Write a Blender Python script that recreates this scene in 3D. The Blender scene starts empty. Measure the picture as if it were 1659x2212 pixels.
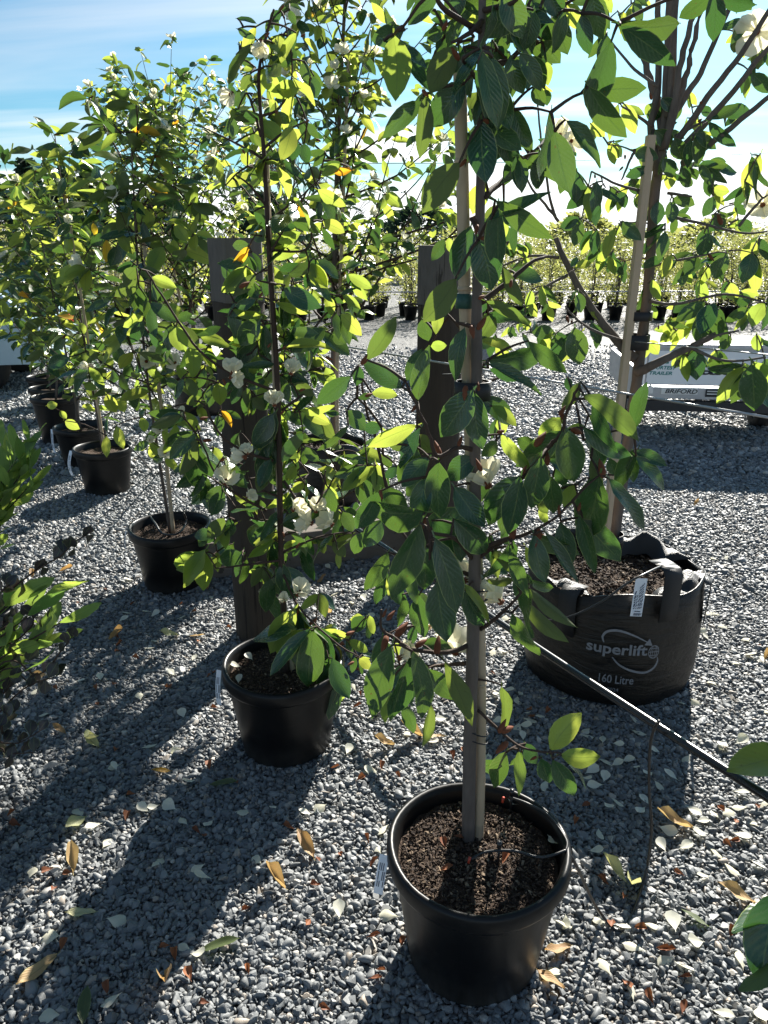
import bpy, bmesh, math, random
import numpy as np
from mathutils import Vector, Matrix, Euler

R = math.radians
rng = random.Random(11)
SC = bpy.context.scene
COL = SC.collection

# ------------------------------------------------------------------ camera
F, TH, H = 1600.0, R(20.2), 1.63          # focal length for a 1659 x 2212 frame, pitch, eye height
cam = bpy.data.cameras.new('camera')
cam.sensor_fit = 'VERTICAL'; cam.sensor_height = 24.0; cam.lens = 24.0 * F / 2212.0
cam.clip_start = 0.02; cam.clip_end = 2000
camo = bpy.data.objects.new('camera', cam); COL.objects.link(camo)
camo.location = (0, 0, H); camo.rotation_euler = (R(90) - TH, 0, 0)
SC.camera = camo
CAM = Vector((0, 0, H))

# ------------------------------------------------------------------ light, sky, exposure
SUN_AZ, SUN_EL = R(22.0), R(31.0)           # azimuth from +Y towards +X
sdir = Vector((math.sin(SUN_AZ) * math.cos(SUN_EL), math.cos(SUN_AZ) * math.cos(SUN_EL), math.sin(SUN_EL)))
sl = bpy.data.lights.new('sun', 'SUN'); sl.energy = 5.0; sl.angle = R(0.53); sl.color = (1.0, 0.95, 0.86)
slo = bpy.data.objects.new('sun', sl); COL.objects.link(slo)
slo.rotation_euler = sdir.to_track_quat('Z', 'Y').to_euler(); slo.location = sdir * 30

W = bpy.data.worlds.new('World'); SC.world = W; W.use_nodes = True
def world():
    nt = W.node_tree; N = nt.nodes; L = nt.links; N.clear()
    out = N.new('ShaderNodeOutputWorld'); bg = N.new('ShaderNodeBackground')
    sky = N.new('ShaderNodeTexSky'); sky.sky_type = 'NISHITA'; sky.sun_disc = False
    sky.sun_elevation = SUN_EL; sky.sun_rotation = SUN_AZ
    sky.air_density = 1.0; sky.dust_density = 0.8; sky.ozone_density = 1.6
    tc = N.new('ShaderNodeTexCoord'); sep = N.new('ShaderNodeSeparateXYZ')
    L.new(tc.outputs['Generated'], sep.inputs[0])
    def mth(op, a, b=None, c=None):
        n = N.new('ShaderNodeMath'); n.operation = op
        for i, q in enumerate((a, b, c)):
            if q is None: continue
            if isinstance(q, (int, float)): n.inputs[i].default_value = q
            else: L.new(q, n.inputs[i])
        return n.outputs[0]
    zz = mth('MAXIMUM', sep.outputs['Z'], 0.0)
    den = mth('ADD', zz, 0.12)
    px = mth('DIVIDE', sep.outputs['X'], den); py = mth('DIVIDE', sep.outputs['Y'], den)
    cmb = N.new('ShaderNodeCombineXYZ'); L.new(px, cmb.inputs[0]); L.new(py, cmb.inputs[1])
    mp = N.new('ShaderNodeMapping'); mp.inputs['Rotation'].default_value = (0, 0, R(24))
    mp.inputs['Scale'].default_value = (0.16, 0.85, 1); mp.inputs['Location'].default_value = (1.3, 0.42, 0)
    L.new(cmb.outputs[0], mp.inputs[0])
    n1 = N.new('ShaderNodeTexNoise'); n1.inputs['Scale'].default_value = 1.15; n1.inputs['Detail'].default_value = 6
    n1.inputs['Roughness'].default_value = 0.52; n1.inputs['Distortion'].default_value = 0.35
    L.new(mp.outputs[0], n1.inputs['Vector'])
    r1 = N.new('ShaderNodeMapRange'); r1.interpolation_type = 'SMOOTHSTEP'
    r1.inputs[1].default_value = 0.46; r1.inputs[2].default_value = 0.66; r1.inputs[4].default_value = 0.5
    L.new(n1.outputs['Fac'], r1.inputs[0])
    # low cumulus bank near the horizon
    mp2 = N.new('ShaderNodeMapping'); mp2.inputs['Scale'].default_value = (2.2, 2.2, 9)
    L.new(tc.outputs['Generated'], mp2.inputs[0])
    n2 = N.new('ShaderNodeTexNoise'); n2.inputs['Scale'].default_value = 1.5; n2.inputs['Detail'].default_value = 5
    L.new(mp2.outputs[0], n2.inputs['Vector'])
    hz = mth('MULTIPLY_ADD', sep.outputs['Z'], -3.4, 0.86)
    cu = mth('ADD', n2.outputs['Fac'], mth('SUBTRACT', hz, 0.82))
    r2 = N.new('ShaderNodeMapRange'); r2.interpolation_type = 'SMOOTHSTEP'
    r2.inputs[1].default_value = 0.26; r2.inputs[2].default_value = 0.34; r2.inputs[4].default_value = 0.9
    L.new(cu, r2.inputs[0])
    m1 = N.new('ShaderNodeMix'); m1.data_type = 'RGBA'
    L.new(r1.outputs[0], m1.inputs[0]); 
    # thin cloud scatters the light around it: brighter where the sky behind it is bright
    hs = N.new('ShaderNodeMix'); hs.data_type = 'RGBA'; hs.blend_type = 'ADD'; hs.inputs[0].default_value = 1
    bw = N.new('ShaderNodeRGBToBW'); L.new(sky.outputs[0], bw.inputs[0])
    cb = N.new('ShaderNodeVectorMath'); cb.operation = 'SCALE'; cb.inputs[0].default_value = (1.0, 1.0, 1.03)
    L.new(mth('MULTIPLY_ADD', bw.outputs[0], 0.9, 1.9), cb.inputs['Scale'])
    tint = N.new('ShaderNodeMix'); tint.data_type = 'RGBA'; tint.blend_type = 'MULTIPLY'; tint.inputs[0].default_value = 1
    tint.inputs[7].default_value = (0.36, 0.64, 0.75, 1); L.new(sky.outputs[0], tint.inputs[6])
    L.new(tint.outputs[2], m1.inputs[6]); L.new(cb.outputs[0], m1.inputs[7])
    m2 = N.new('ShaderNodeMix'); m2.data_type = 'RGBA'
    L.new(r2.outputs[0], m2.inputs[0]); L.new(m1.outputs[2], m2.inputs[6]); m2.inputs[7].default_value = (10.5, 10.7, 10.9, 1)
    L.new(m2.outputs[2], bg.inputs[0]); bg.inputs[1].default_value = 0.05
    L.new(bg.outputs[0], out.inputs[0])
world()
SC.view_settings.view_transform = 'Standard'; SC.view_settings.look = 'None'
SC.view_settings.exposure = 1.68; SC.view_settings.gamma = 1.0
SC.cycles.use_denoising = True
SC.cycles.max_bounces = 4; SC.cycles.diffuse_bounces = 3; SC.cycles.glossy_bounces = 2
SC.cycles.transmission_bounces = 5; SC.cycles.transparent_max_bounces = 6
SC.cycles.sample_clamp_indirect = 6

# ------------------------------------------------------------------ picture-to-place helpers
CT, ST = math.cos(TH), math.sin(TH)
K = 1659.0 / 3060.0
REG = dict(A1=(1480, 0, .42194), A2=(1480, 600, .42194), A3=(1400, 1250, .42194), A4=(1400, 1850, .42194),
           A5=(1250, 2350, .42194), A6=(2000, 1450, .42194), A7=(1900, 2050, .42194),
           R1=(0, 0, .66305), R2=(900, 0, .66305), R3=(1960, 0, .66305), R4=(0, 1000, .66305), R5=(900, 1000, .66305),
           R6=(1960, 1000, .66305), S1=(0, 2000, .66305), S2=(900, 2000, .66305), S3=(1960, 2000, .66305),
           S4=(0, 2980, .66305), S5=(1200, 2980, .66305), S6=(1960, 2980, .66305), D=(0, 0, 1 / K),
           L2=(0, 2100, .30139), L3=(0, 2550, .30139), L1=(0, 1550, .30139))
def dp(reg, x, y):
    ox, oy, s = REG[reg]
    return (ox + x * s) * K, (oy + y * s) * K
def ray(u, v):
    cx = (u - 829.5) / F; cy = (1106 - v) / F
    return Vector((cx, CT + cy * ST, -ST + cy * CT))
def at(u, v, Y):
    d = ray(u, v); return CAM + d * (Y / d.y)
def gr(u, v, z=0.0):
    d = ray(u, v); return CAM + d * ((z - H) / d.z)
def depth(p):
    return p.y * CT - (p.z - H) * ST

# ------------------------------------------------------------------ object helpers
def tag(o, label=None, cat=None, group=None, kind=None):
    if label: o['label'] = label
    if cat: o['category'] = cat
    if group: o['group'] = group
    if kind: o['kind'] = kind
    return o
def empty(name, loc=(0, 0, 0), rz=0.0):
    o = bpy.data.objects.new(name, None); COL.objects.link(o)
    o.location = loc; o.rotation_euler = (0, 0, rz); o.empty_display_size = 0.05
    return o
def link(name, me, parent=None, mat=None, M=None):
    o = bpy.data.objects.new(name, me); COL.objects.link(o)
    if mat is not None and not me.materials: me.materials.append(mat)
    if parent is not None: o.parent = parent
    if M is not None: o.matrix_local = M
    return o
def copy_tree(o, parent=None):
    c = o.copy(); COL.objects.link(c)
    if parent is not None: c.parent = parent
    for ch in o.children: copy_tree(ch, c)
    return c

class MB:
    """collects shapes of one part and links them as one mesh object"""
    def __init__(s): s.v = []; s.f = []; s.sm = []
    def add(s, vs, fs, smooth=False):
        n = len(s.v); s.v += [tuple(a) for a in vs]
        for f in fs: s.f.append(tuple(n + i for i in f)); s.sm.append(smooth)
    def box(s, c, d, rz=0.0, M=None, bev=0.0):
        x, y, z = d[0] / 2, d[1] / 2, d[2] / 2
        ca, sa = math.cos(rz), math.sin(rz)
        if bev <= 0:
            P = [(-x, -y, -z), (x, -y, -z), (x, y, -z), (-x, y, -z), (-x, -y, z), (x, -y, z), (x, y, z), (-x, y, z)]
            Fs = [(0, 3, 2, 1), (4, 5, 6, 7), (0, 1, 5, 4), (1, 2, 6, 5), (2, 3, 7, 6), (3, 0, 4, 7)]
        else:
            bm = bmesh.new(); bmesh.ops.create_cube(bm, size=1)
            for v in bm.verts: v.co = Vector((v.co.x * 2 * x, v.co.y * 2 * y, v.co.z * 2 * z))
            bmesh.ops.bevel(bm, geom=bm.edges[:], offset=bev, segments=2, affect='EDGES', profile=.6)
            bm.verts.index_update()
            P = [v.co.copy() for v in bm.verts]; Fs = [[v.index for v in f.verts] for f in bm.faces]; bm.free()
        out = []
        for p in P:
            p = Vector(p)
            if M is not None: p = M @ p
            else: p = Vector((p.x * ca - p.y * sa, p.x * sa + p.y * ca, p.z))
            out.append(p + Vector(c))
        s.add(out, Fs)
    def tube(s, pts, rad, sides=6, caps=True, flat=1.0):
        pts = [Vector(p) for p in pts]
        if isinstance(rad, (int, float)): rad = [rad] * len(pts)
        n = len(pts); up = Vector((0.13, 0.31, 0.94)); vs = []
        for i, p in enumerate(pts):
            t = (pts[min(i + 1, n - 1)] - pts[max(i - 1, 0)])
            t = t.normalized() if t.length > 1e-9 else Vector((0, 0, 1))
            a = t.cross(up)
            if a.length < .15: a = t.cross(Vector((1, 0.2, 0)))
            a.normalize(); b = a.cross(t).normalized()
            for k in range(sides):
                w = 2 * math.pi * k / sides
                vs.append(p + a * math.cos(w) * rad[i] + b * math.sin(w) * rad[i] * flat)
        fs = [(i * sides + k, i * sides + (k + 1) % sides, (i + 1) * sides + (k + 1) % sides, (i + 1) * sides + k)
              for i in range(n - 1) for k in range(sides)]
        if caps: fs += [tuple(range(sides - 1, -1, -1)), tuple((n - 1) * sides + k for k in range(sides))]
        s.add(vs, fs, True)
    def lathe(s, prof, seg=48, c=(0, 0, 0), wob=None):
        vs = []
        for j, (r, z) in enumerate(prof):
            for k in range(seg):
                w = 2 * math.pi * k / seg
                rr, zz = (r, z) if wob is None else wob(r, z, w, j)
                vs.append((c[0] + rr * math.cos(w), c[1] + rr * math.sin(w), c[2] + zz))
        m = len(prof)
        fs = [(j * seg + k, j * seg + (k + 1) % seg, (j + 1) * seg + (k + 1) % seg, (j + 1) * seg + k)
              for j in range(m - 1) for k in range(seg)]
        s.add(vs, fs, True)
    def disc(s, r, z, seg=32, c=(0, 0), rough=0.0, rings=5, seed=0):
        q = random.Random(seed); vs = [(c[0], c[1], z + q.uniform(0, rough))]
        for j in range(1, rings + 1):
            for k in range(seg):
                w = 2 * math.pi * k / seg
                vs.append((c[0] + r * j / rings * math.cos(w), c[1] + r * j / rings * math.sin(w), z + q.uniform(-rough, rough)))
        fs = [(0, 1 + k, 1 + (k + 1) % seg) for k in range(seg)]
        for j in range(rings - 1):
            for k in range(seg):
                a = 1 + j * seg
                fs.append((a + k, a + seg + k, a + seg + (k + 1) % seg, a + (k + 1) % seg))
        s.add(vs, fs, True)
    def mesh(s, name, mat=None):
        me = bpy.data.meshes.new(name); me.from_pydata(s.v, [], s.f); me.update()
        me.polygons.foreach_set('use_smooth', np.array(s.sm, dtype=bool))
        if mat: me.materials.append(mat)
        return me
    def build(s, name, mat, parent=None, M=None): return link(name, s.mesh(name, mat), parent, None, M)

def spline(pts, n=6):
    pts = [Vector(p) for p in pts]
    if len(pts) < 3: return [pts[0].lerp(pts[-1], i / n) for i in range(n + 1)]
    out = []
    for i in range(len(pts) - 1):
        p0 = pts[max(i - 1, 0)]; p1 = pts[i]; p2 = pts[i + 1]; p3 = pts[min(i + 2, len(pts) - 1)]
        for k in range(n):
            t = k / n
            out.append(0.5 * ((2 * p1) + (p2 - p0) * t + (2 * p0 - 5 * p1 + 4 * p2 - p3) * t * t + (3 * p1 - p0 - 3 * p2 + p3) * t ** 3))
    out.append(pts[-1]); return out

# ------------------------------------------------------------------ materials
class NT:
    def __init__(s, name):
        s.mt = bpy.data.materials.new(name); s.mt.use_nodes = True
        s.t = s.mt.node_tree; s.N = s.t.nodes; s.N.clear()
        s.out = s.n('ShaderNodeOutputMaterial')
    def n(s, typ, **kw):
        x = s.N.new(typ)
        for a, b in kw.items(): setattr(x, a, b)
        return x
    def l(s, a, b): s.t.links.new(a, b)
    def m(s, op, a, b=None, c=None):
        x = s.n('ShaderNodeMath', operation=op)
        for i, q in enumerate((a, b, c)):
            if q is None: continue
            if isinstance(q, (int, float)): x.inputs[i].default_value = q
            else: s.l(q, x.inputs[i])
        return x.outputs[0]
    def mix(s, fac, a, b, mode='MIX'):
        x = s.n('ShaderNodeMix', data_type='RGBA', blend_type=mode)
        for i, q in ((0, fac), (6, a), (7, b)):
            if isinstance(q, (int, float)): x.inputs[i].default_value = q
            elif isinstance(q, (tuple, list)): x.inputs[i].default_value = (*q[:3], 1)
            else: s.l(q, x.inputs[i])
        return x.outputs[2]
    def ramp(s, fac, stops):
        x = s.n('ShaderNodeValToRGB'); e = x.color_ramp.elements
        while len(e) < len(stops): e.new(0.5)
        for q, (p, c) in zip(e, stops): q.position = p; q.color = (*c[:3], 1)
        s.l(fac, x.inputs[0]); return x.outputs[0]
    def noise(s, scale, detail=4, rough=.55, vec=None, out='Fac', dist=0.0):
        x = s.n('ShaderNodeTexNoise'); x.inputs['Scale'].default_value = scale
        x.inputs['Detail'].default_value = detail; x.inputs['Roughness'].default_value = rough; x.inputs['Distortion'].default_value = dist
        s.l(vec if vec is not None else s.obj(), x.inputs['Vector']); return x.outputs[out]
    def obj(s):
        if not hasattr(s, '_tc'): s._tc = s.n('ShaderNodeTexCoord')
        return s._tc.outputs['Object']
    def mapd(s, scale, vec=None):
        x = s.n('ShaderNodeMapping'); x.inputs['Scale'].default_value = scale
        s.l(vec if vec is not None else s.obj(), x.inputs[0]); return x.outputs[0]
    def bump(s, h, strength=.4, dist=.002):
        x = s.n('ShaderNodeBump'); x.inputs['Strength'].default_value = strength; x.inputs['Distance'].default_value = dist
        s.l(h, x.inputs['Height']); return x.outputs[0]
    def pbsdf(s, col, rough=.5, spec=.5, metal=0.0, normal=None):
        x = s.n('ShaderNodeBsdfPrincipled')
        for nm, q in (('Base Color', col), ('Roughness', rough), ('Specular IOR Level', spec), ('Metallic', metal)):
            if isinstance(q, (int, float)): x.inputs[nm].default_value = q
            elif isinstance(q, (tuple, list)): x.inputs[nm].default_value = (*q[:3], 1)
            else: s.l(q, x.inputs[nm])
        if normal is not None: s.l(normal, x.inputs['Normal'])
        return x.outputs[0]
    def end(s, sh): s.l(sh, s.out.inputs["Surface"]); return s.mt

def plain(name, col, rough=.5, spec=.5, metal=0.0, var=.18, nscale=30, bump=0.0, bd=.001):
    t = NT(name); nz = t.noise(nscale, 4)
    c = t.mix(nz, tuple(x * (1 - var) for x in col), tuple(min(1, x * (1 + var)) for x in col))
    nb = t.bump(t.noise(nscale * 3, 3), bump, bd) if bump else None
    return t.end(t.pbsdf(c, rough, spec, metal, nb))

def leaf_mat(name, stops, back, trans, tf=.5, rough=.33, veins=True, spec=.5):
    t = NT(name)
    oi = t.n('ShaderNodeObjectInfo'); at_ = t.n('ShaderNodeAttribute', attribute_name='rnd')
    rn = t.m('FRACT', t.m('ADD', oi.outputs['Random'], at_.outputs['Fac']))
    uv = t.n('ShaderNodeUVMap', uv_map='UVMap'); sp = t.n('ShaderNodeSeparateXYZ'); t.l(uv.outputs[0], sp.inputs[0])
    au = t.m('ABSOLUTE', t.m('SUBTRACT', sp.outputs[0], .5))            # 0 at the midrib, .5 at the margin
    base = t.ramp(rn, stops)
    cn = t.noise(3.0, 3, .6, vec=t.mapd((3, 3, 1), uv.outputs[0]))
    base = t.mix(t.m('MULTIPLY', cn, .35), base, tuple(x * 1.5 for x in stops[-1][1]))
    nrm = None; tcol = t.mix(rn, trans[0], trans[1])
    cm = t.n('ShaderNodeCombineXYZ'); t.l(t.m('ADD', sp.outputs[0], t.m('MULTIPLY', rn, 37.0)), cm.inputs[0]); t.l(t.m('MULTIPLY_ADD', sp.outputs[1], 2.2, t.m('MULTIPLY', rn, 91.0)), cm.inputs[1])
    spot = t.m('MULTIPLY', t.m('GREATER_THAN', t.noise(5.5, 3, .6, vec=cm.outputs[0]), .69), .75 if veins else 0.0)
    base = t.mix(spot, base, (.13, .075, .03)); tcol = t.mix(spot, tcol, tuple(x * .5 for x in (.35, .16, .03)))
    if veins:
        mid = t.m('LESS_THAN', au, .022)
        ph = t.m('SUBTRACT', t.m('MULTIPLY', sp.outputs[1], 10.0), t.m('MULTIPLY', au, 6.0))
        sv = t.m('LESS_THAN', t.m('ABSOLUTE', t.m('SUBTRACT', t.m('FRACT', ph), .5)), .05)
        vein = t.m('MAXIMUM', mid, t.m('MULTIPLY', sv, .35))
        base = t.mix(t.m('MULTIPLY', vein, .5), base, (.16, .22, .07))
        tcol = t.mix(t.m('MULTIPLY', vein, .5), tcol, tuple(x * .45 for x in trans[0]))
        edge = t.m('GREATER_THAN', au, .468)
        base = t.mix(t.m('MULTIPLY', edge, .55), base, (.30, .36, .12))
        wave = t.m('SINE', t.m('MULTIPLY', ph, 6.2832))
        nrm = t.bump(t.m('ADD', t.m('MULTIPLY', wave, .35), t.m('MULTIPLY', mid, -1.0)), .35, .0012)
    geo = t.n('ShaderNodeNewGeometry')
    col = t.mix(geo.outputs['Backfacing'], base, back)
    ro = t.m('ADD', t.m('MULTIPLY_ADD', geo.outputs['Backfacing'], .25, rough - .07), t.m('MULTIPLY', cn, .16))
    p = t.pbsdf(col, ro, spec, 0, nrm)
    tr = t.n('ShaderNodeBsdfTranslucent'); t.l(tcol, tr.inputs[0])
    mx = t.n('ShaderNodeMixShader'); mx.inputs[0].default_value = tf
    t.l(p, mx.inputs[1]); t.l(tr.outputs[0], mx.inputs[2])
    return t.end(mx.outputs[0])

M = {}
DG = [(0, (.011, .038, .025)), (.5, (.017, .050, .028)), (1, (.027, .064, .028))]
M['leaf'] = leaf_mat('magnolia_leaf', DG, (.085, .115, .045), ((.09, .24, .04), (.20, .34, .04)), .17, .25)
M['leaf_young'] = leaf_mat('magnolia_leaf_young', [(0, (.05, .12, .025)), (1, (.10, .17, .03))], (.13, .16, .05), ((.34, .46, .06), (.52, .57, .08)), .48, .34)
M['leaf_under'] = leaf_mat('magnolia_leaf_olive', [(0, (.05, .075, .03)), (1, (.08, .10, .04))], (.085, .105, .045), ((.14, .22, .03), (.20, .27, .035)), .35, .5)
M['leaf_orange'] = leaf_mat('magnolia_leaf_ageing', [(0, (.45, .20, .02)), (1, (.55, .36, .03))], (.5, .33, .06), ((.8, .36, .02), (.85, .6, .04)), .5, .45)
M['shrub_green'] = leaf_mat('narrow_green_leaf', [(0, (.05, .12, .03)), (1, (.09, .17, .04))], (.10, .16, .05), ((.16, .30, .05), (.52, .66, .10)), .42, .42)
M['shrub_purple'] = leaf_mat('round_purple_leaf', [(0, (.018, .016, .022)), (.6, (.03, .022, .032)), (1, (.028, .035, .026))], (.05, .045, .05), ((.035, .025, .03), (.06, .06, .03)), .2, .3)
M['shrub_far'] = leaf_mat('small_grey_green_leaf', [(0, (.05, .07, .025)), (1, (.12, .13, .06))], (.14, .15, .08), ((.30, .34, .08), (.45, .45, .14)), .42, .35, veins=False)
M['conifer'] = leaf_mat('conifer_foliage', [(0, (.015, .035, .022)), (1, (.03, .06, .035))], (.02, .045, .03), ((.04, .08, .03), (.06, .10, .04)), .25, .7, veins=False)
M['petal'] = leaf_mat('cream_petal', [(0, (.72, .70, .58)), (1, (.80, .78, .66))], (.78, .75, .60), ((.82, .78, .52), (.86, .84, .66)), .45, .55, veins=False)
M['sepal'] = leaf_mat('rust_brown_sepal', [(0, (.11, .030, .012)), (1, (.24, .085, .03))], (.2, .08, .035), ((.22, .07, .02), (.30, .12, .04)), .18, .7, veins=False)
M['leaf_dry'] = leaf_mat('dry_tan_leaf', [(0, (.28, .15, .07)), (1, (.44, .30, .15))], (.42, .31, .19), ((.5, .28, .08), (.6, .42, .16)), .35, .6)
M['leaf_pale'] = leaf_mat('fallen_pale_leaf', [(0, (.40, .42, .22)), (1, (.55, .52, .30))], (.5, .48, .32), ((.6, .58, .2), (.6, .58, .25)), .35, .55)

def bark(name, a, b, sc=60):
    t = NT(name); v = t.mapd((1, 1, .18)); n1 = t.noise(sc, 5, .65, vec=v); n2 = t.noise(sc * .3, 3)
    c = t.mix(n1, a, b); c = t.mix(t.m('MULTIPLY', n2, .35), c, tuple(x * .5 for x in a))
    return t.end(t.pbsdf(c, .85, .3, 0, t.bump(n1, .6, .002)))
M['bark'] = bark('grey_brown_bark', (.055, .042, .034), (.21, .175, .15))
M['twig'] = bark('dark_twig_bark', (.035, .022, .016), (.085, .055, .04), 90)
M['bark_far'] = bark('pale_bare_twigs', (.12, .10, .085), (.20, .175, .15), 8)
M['bud'] = plain('furry_brown_bud', (.15, .05, .022), .8, .25, var=.45, nscale=90)

def timber(name, a, b, dark, sc=(40, 40, 3)):
    t = NT(name); v = t.mapd(sc); g = t.noise(1.6, 6, .7, vec=v, dist=.4); big = t.noise(2.3, 3)
    crack = t.m('LESS_THAN', t.noise(1.0, 4, .6, vec=t.mapd((sc[0] * 1.4, sc[1] * 1.4, sc[2] * .45))), .37)
    c = t.mix(g, a, b); c = t.mix(t.m('MULTIPLY', big, .55), c, dark); c = t.mix(t.m('MULTIPLY', crack, .75), c, dark)
    return t.end(t.pbsdf(c, .85, .25, 0, t.bump(t.m('SUBTRACT', g, t.m('MULTIPLY', crack, .8)), .7, .004)))
M['post'] = timber('weathered_post_timber', (.040, .030, .023), (.085, .068, .052), (.014, .011, .009))
M['post_top'] = timber('pale_sawn_timber', (.085, .075, .065), (.23, .205, .18), (.03, .025, .02), (34, 34, 7))
M['sleeper'] = timber('old_sleeper_timber', (.10, .085, .07), (.22, .19, .16), (.045, .038, .03), (3, 40, 40))
M['stake'] = timber('pale_stake_timber', (.44, .33, .22), (.60, .48, .35), (.32, .23, .15), (60, 60, 2))
def cane_mat():
    t = NT('bamboo_cane'); g = t.noise(4, 4, .6, vec=t.mapd((30, 30, 3)))
    c = t.mix(g, (.36, .27, .17), (.55, .44, .30)); c = t.mix(t.m('MULTIPLY', t.noise(9, 3), .4), c, (.16, .12, .08))
    return t.end(t.pbsdf(c, .55, .4))
M['cane'] = cane_mat()
def pot_mat():
    t = NT('black_pot_plastic')
    dust = t.noise(7, 5, .6); sp = t.n('ShaderNodeSeparateXYZ'); t.l(t.obj(), sp.inputs[0])
    fac = t.m('MULTIPLY', t.m('SMOOTH_MIN', t.m('MAXIMUM', t.m('SUBTRACT', dust, .45), 0.0), 1.0, .1), 1.6)
    streak = t.noise(1.0, 4, .6, vec=t.mapd((26, 26, 2)))
    c = t.mix(fac, (.004, .004, .0045), (.02, .0185, .017))
    foot = t.m('MULTIPLY', t.m('MAXIMUM', t.m('SUBTRACT', 1.0, t.m('MULTIPLY', sp.outputs[2], 11.0)), 0.0), t.noise(24, 4))
    c = t.mix(t.m('MULTIPLY', foot, .9), c, (.07, .065, .058)); scr = t.m('GREATER_THAN', t.noise(1.0, 3, .5, vec=t.mapd((9, 9, 90)), dist=1.5), .70)
    c = t.mix(t.m('MULTIPLY', scr, .35), c, (.05, .048, .045))
    ro = t.m('MULTIPLY_ADD', streak, .25, .27)
    return t.end(t.pbsdf(c, ro, .28, 0, t.bump(t.noise(220, 2), .08, .0006)))
M['pot'] = pot_mat()
def bag_mat():
    t = NT('black_woven_bag_plastic')
    big = t.noise(5, 5, .6); cr = t.noise(1.0, 5, .6, vec=t.mapd((7, 7, 34)), dist=.8)
    c = t.mix(t.m('MULTIPLY', big, 1.1), (.004, .004, .0045), (.026, .0215, .017))
    sc = t.m('LESS_THAN', cr, .40); c = t.mix(t.m('MULTIPLY', sc, .85), c, (.003, .003, .0035))
    h = t.m('ADD', t.m('MULTIPLY', cr, .8), big)
    return t.end(t.pbsdf(c, t.m('MULTIPLY_ADD', big, .25, .28), .32, 0, t.bump(h, .7, .014)))
M['bag'] = bag_mat()
def weave_mat():
    t = NT('black_woven_webbing')
    w1 = t.n('ShaderNodeTexWave', bands_direction='X'); w1.inputs['Scale'].default_value = 110; t.l(t.obj(), w1.inputs['Vector'])
    w2 = t.n('ShaderNodeTexWave', bands_direction='Z'); w2.inputs['Scale'].default_value = 110; t.l(t.obj(), w2.inputs['Vector'])
    h = t.m('MULTIPLY', w1.outputs['Fac'], w2.outputs['Fac'])
    return t.end(t.pbsdf(t.mix(h, (.006, .006, .007), (.022, .022, .024)), .45, .5, 0, t.bump(h, .6, .002)))
M['weave'] = weave_mat()
M['rubber'] = plain('black_irrigation_pipe', (.014, .014, .015), .25, .55, var=.3, nscale=40)
M['tube'] = plain('black_drip_tube', (.018, .017, .017), .35, .5, var=.3, nscale=60)
M['drip'] = plain('red_drip_nozzle', (.40, .045, .02), .45, .5)
M['tie'] = plain('black_rubber_tie', (.016, .016, .018), .55, .4)
M['tape'] = plain('dark_green_tie_tape', (.02, .07, .055), .5, .4)
M['wire'] = plain('galvanised_wire', (.36, .36, .36), .42, .5, .85, nscale=200)
M['label'] = plain('white_plant_label', (.74, .78, .84), .45, .5, var=.05)
M['print'] = plain('dark_label_print', (.05, .06, .10), .6, .3)
M['logo'] = plain('pale_grey_bag_print', (.19, .20, .22), .55, .4, var=.25, nscale=120)
def soil_mat():
    t = NT('potting_bark_soil'); n1 = t.noise(90, 6, .7); n2 = t.noise(300, 3)
    c = t.mix(n1, (.018, .012, .009), (.085, .055, .038)); c = t.mix(t.m('MULTIPLY', t.m('GREATER_THAN', n2, .63), .5), c, (.20, .15, .10))
    return t.end(t.pbsdf(c, .9, .25, 0, t.bump(n1, 1.0, .01)))
M['soil'] = soil_mat()
def chip_mat():
    t = NT('bark_chip'); oi = t.n('ShaderNodeObjectInfo')
    c = t.ramp(oi.outputs['Random'], [(0, (.015, .010, .008)), (.55, (.05, .032, .022)), (.85, (.11, .075, .05)), (1, (.24, .18, .12))])
    return t.end(t.pbsdf(c, .85, .3))
M['chip'] = chip_mat()
def pebble_mat(name, k):
    t = NT(name); oi = t.n('ShaderNodeObjectInfo')
    c = t.ramp(oi.outputs['Random'], [(p, tuple(k * x for x in c_)) for p, c_ in ((0, (.035, .041, .047)), (.35, (.062, .071, .079)), (.7, (.10, .109, .116)), (.9, (.16, .163, .16)), (.975, (.19, .155, .12)), (1, (.34, .33, .30)))])
    nz = t.noise(160, 4, .6); c = t.mix(t.m('MULTIPLY', nz, .3), c, tuple(k * x for x in (.16, .165, .165)))
    gp = t.n('ShaderNodeNewGeometry'); pt = t.noise(2.6, 4, .6, vec=gp.outputs['Position']); c = t.mix(t.m('MULTIPLY', t.m('SUBTRACT', pt, .3), .9), c, tuple(k * x for x in (.085, .08, .07)))
    return t.end(t.pbsdf(c, .56, .5, 0, t.bump(nz, .35, .0012)))
M['pebble'] = pebble_mat('slate_grey_pebble', 1.6); M['pebble_pale'] = pebble_mat('far_pale_pebble', 2.4)  # second set is a paler copy, mixed in with distance
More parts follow.
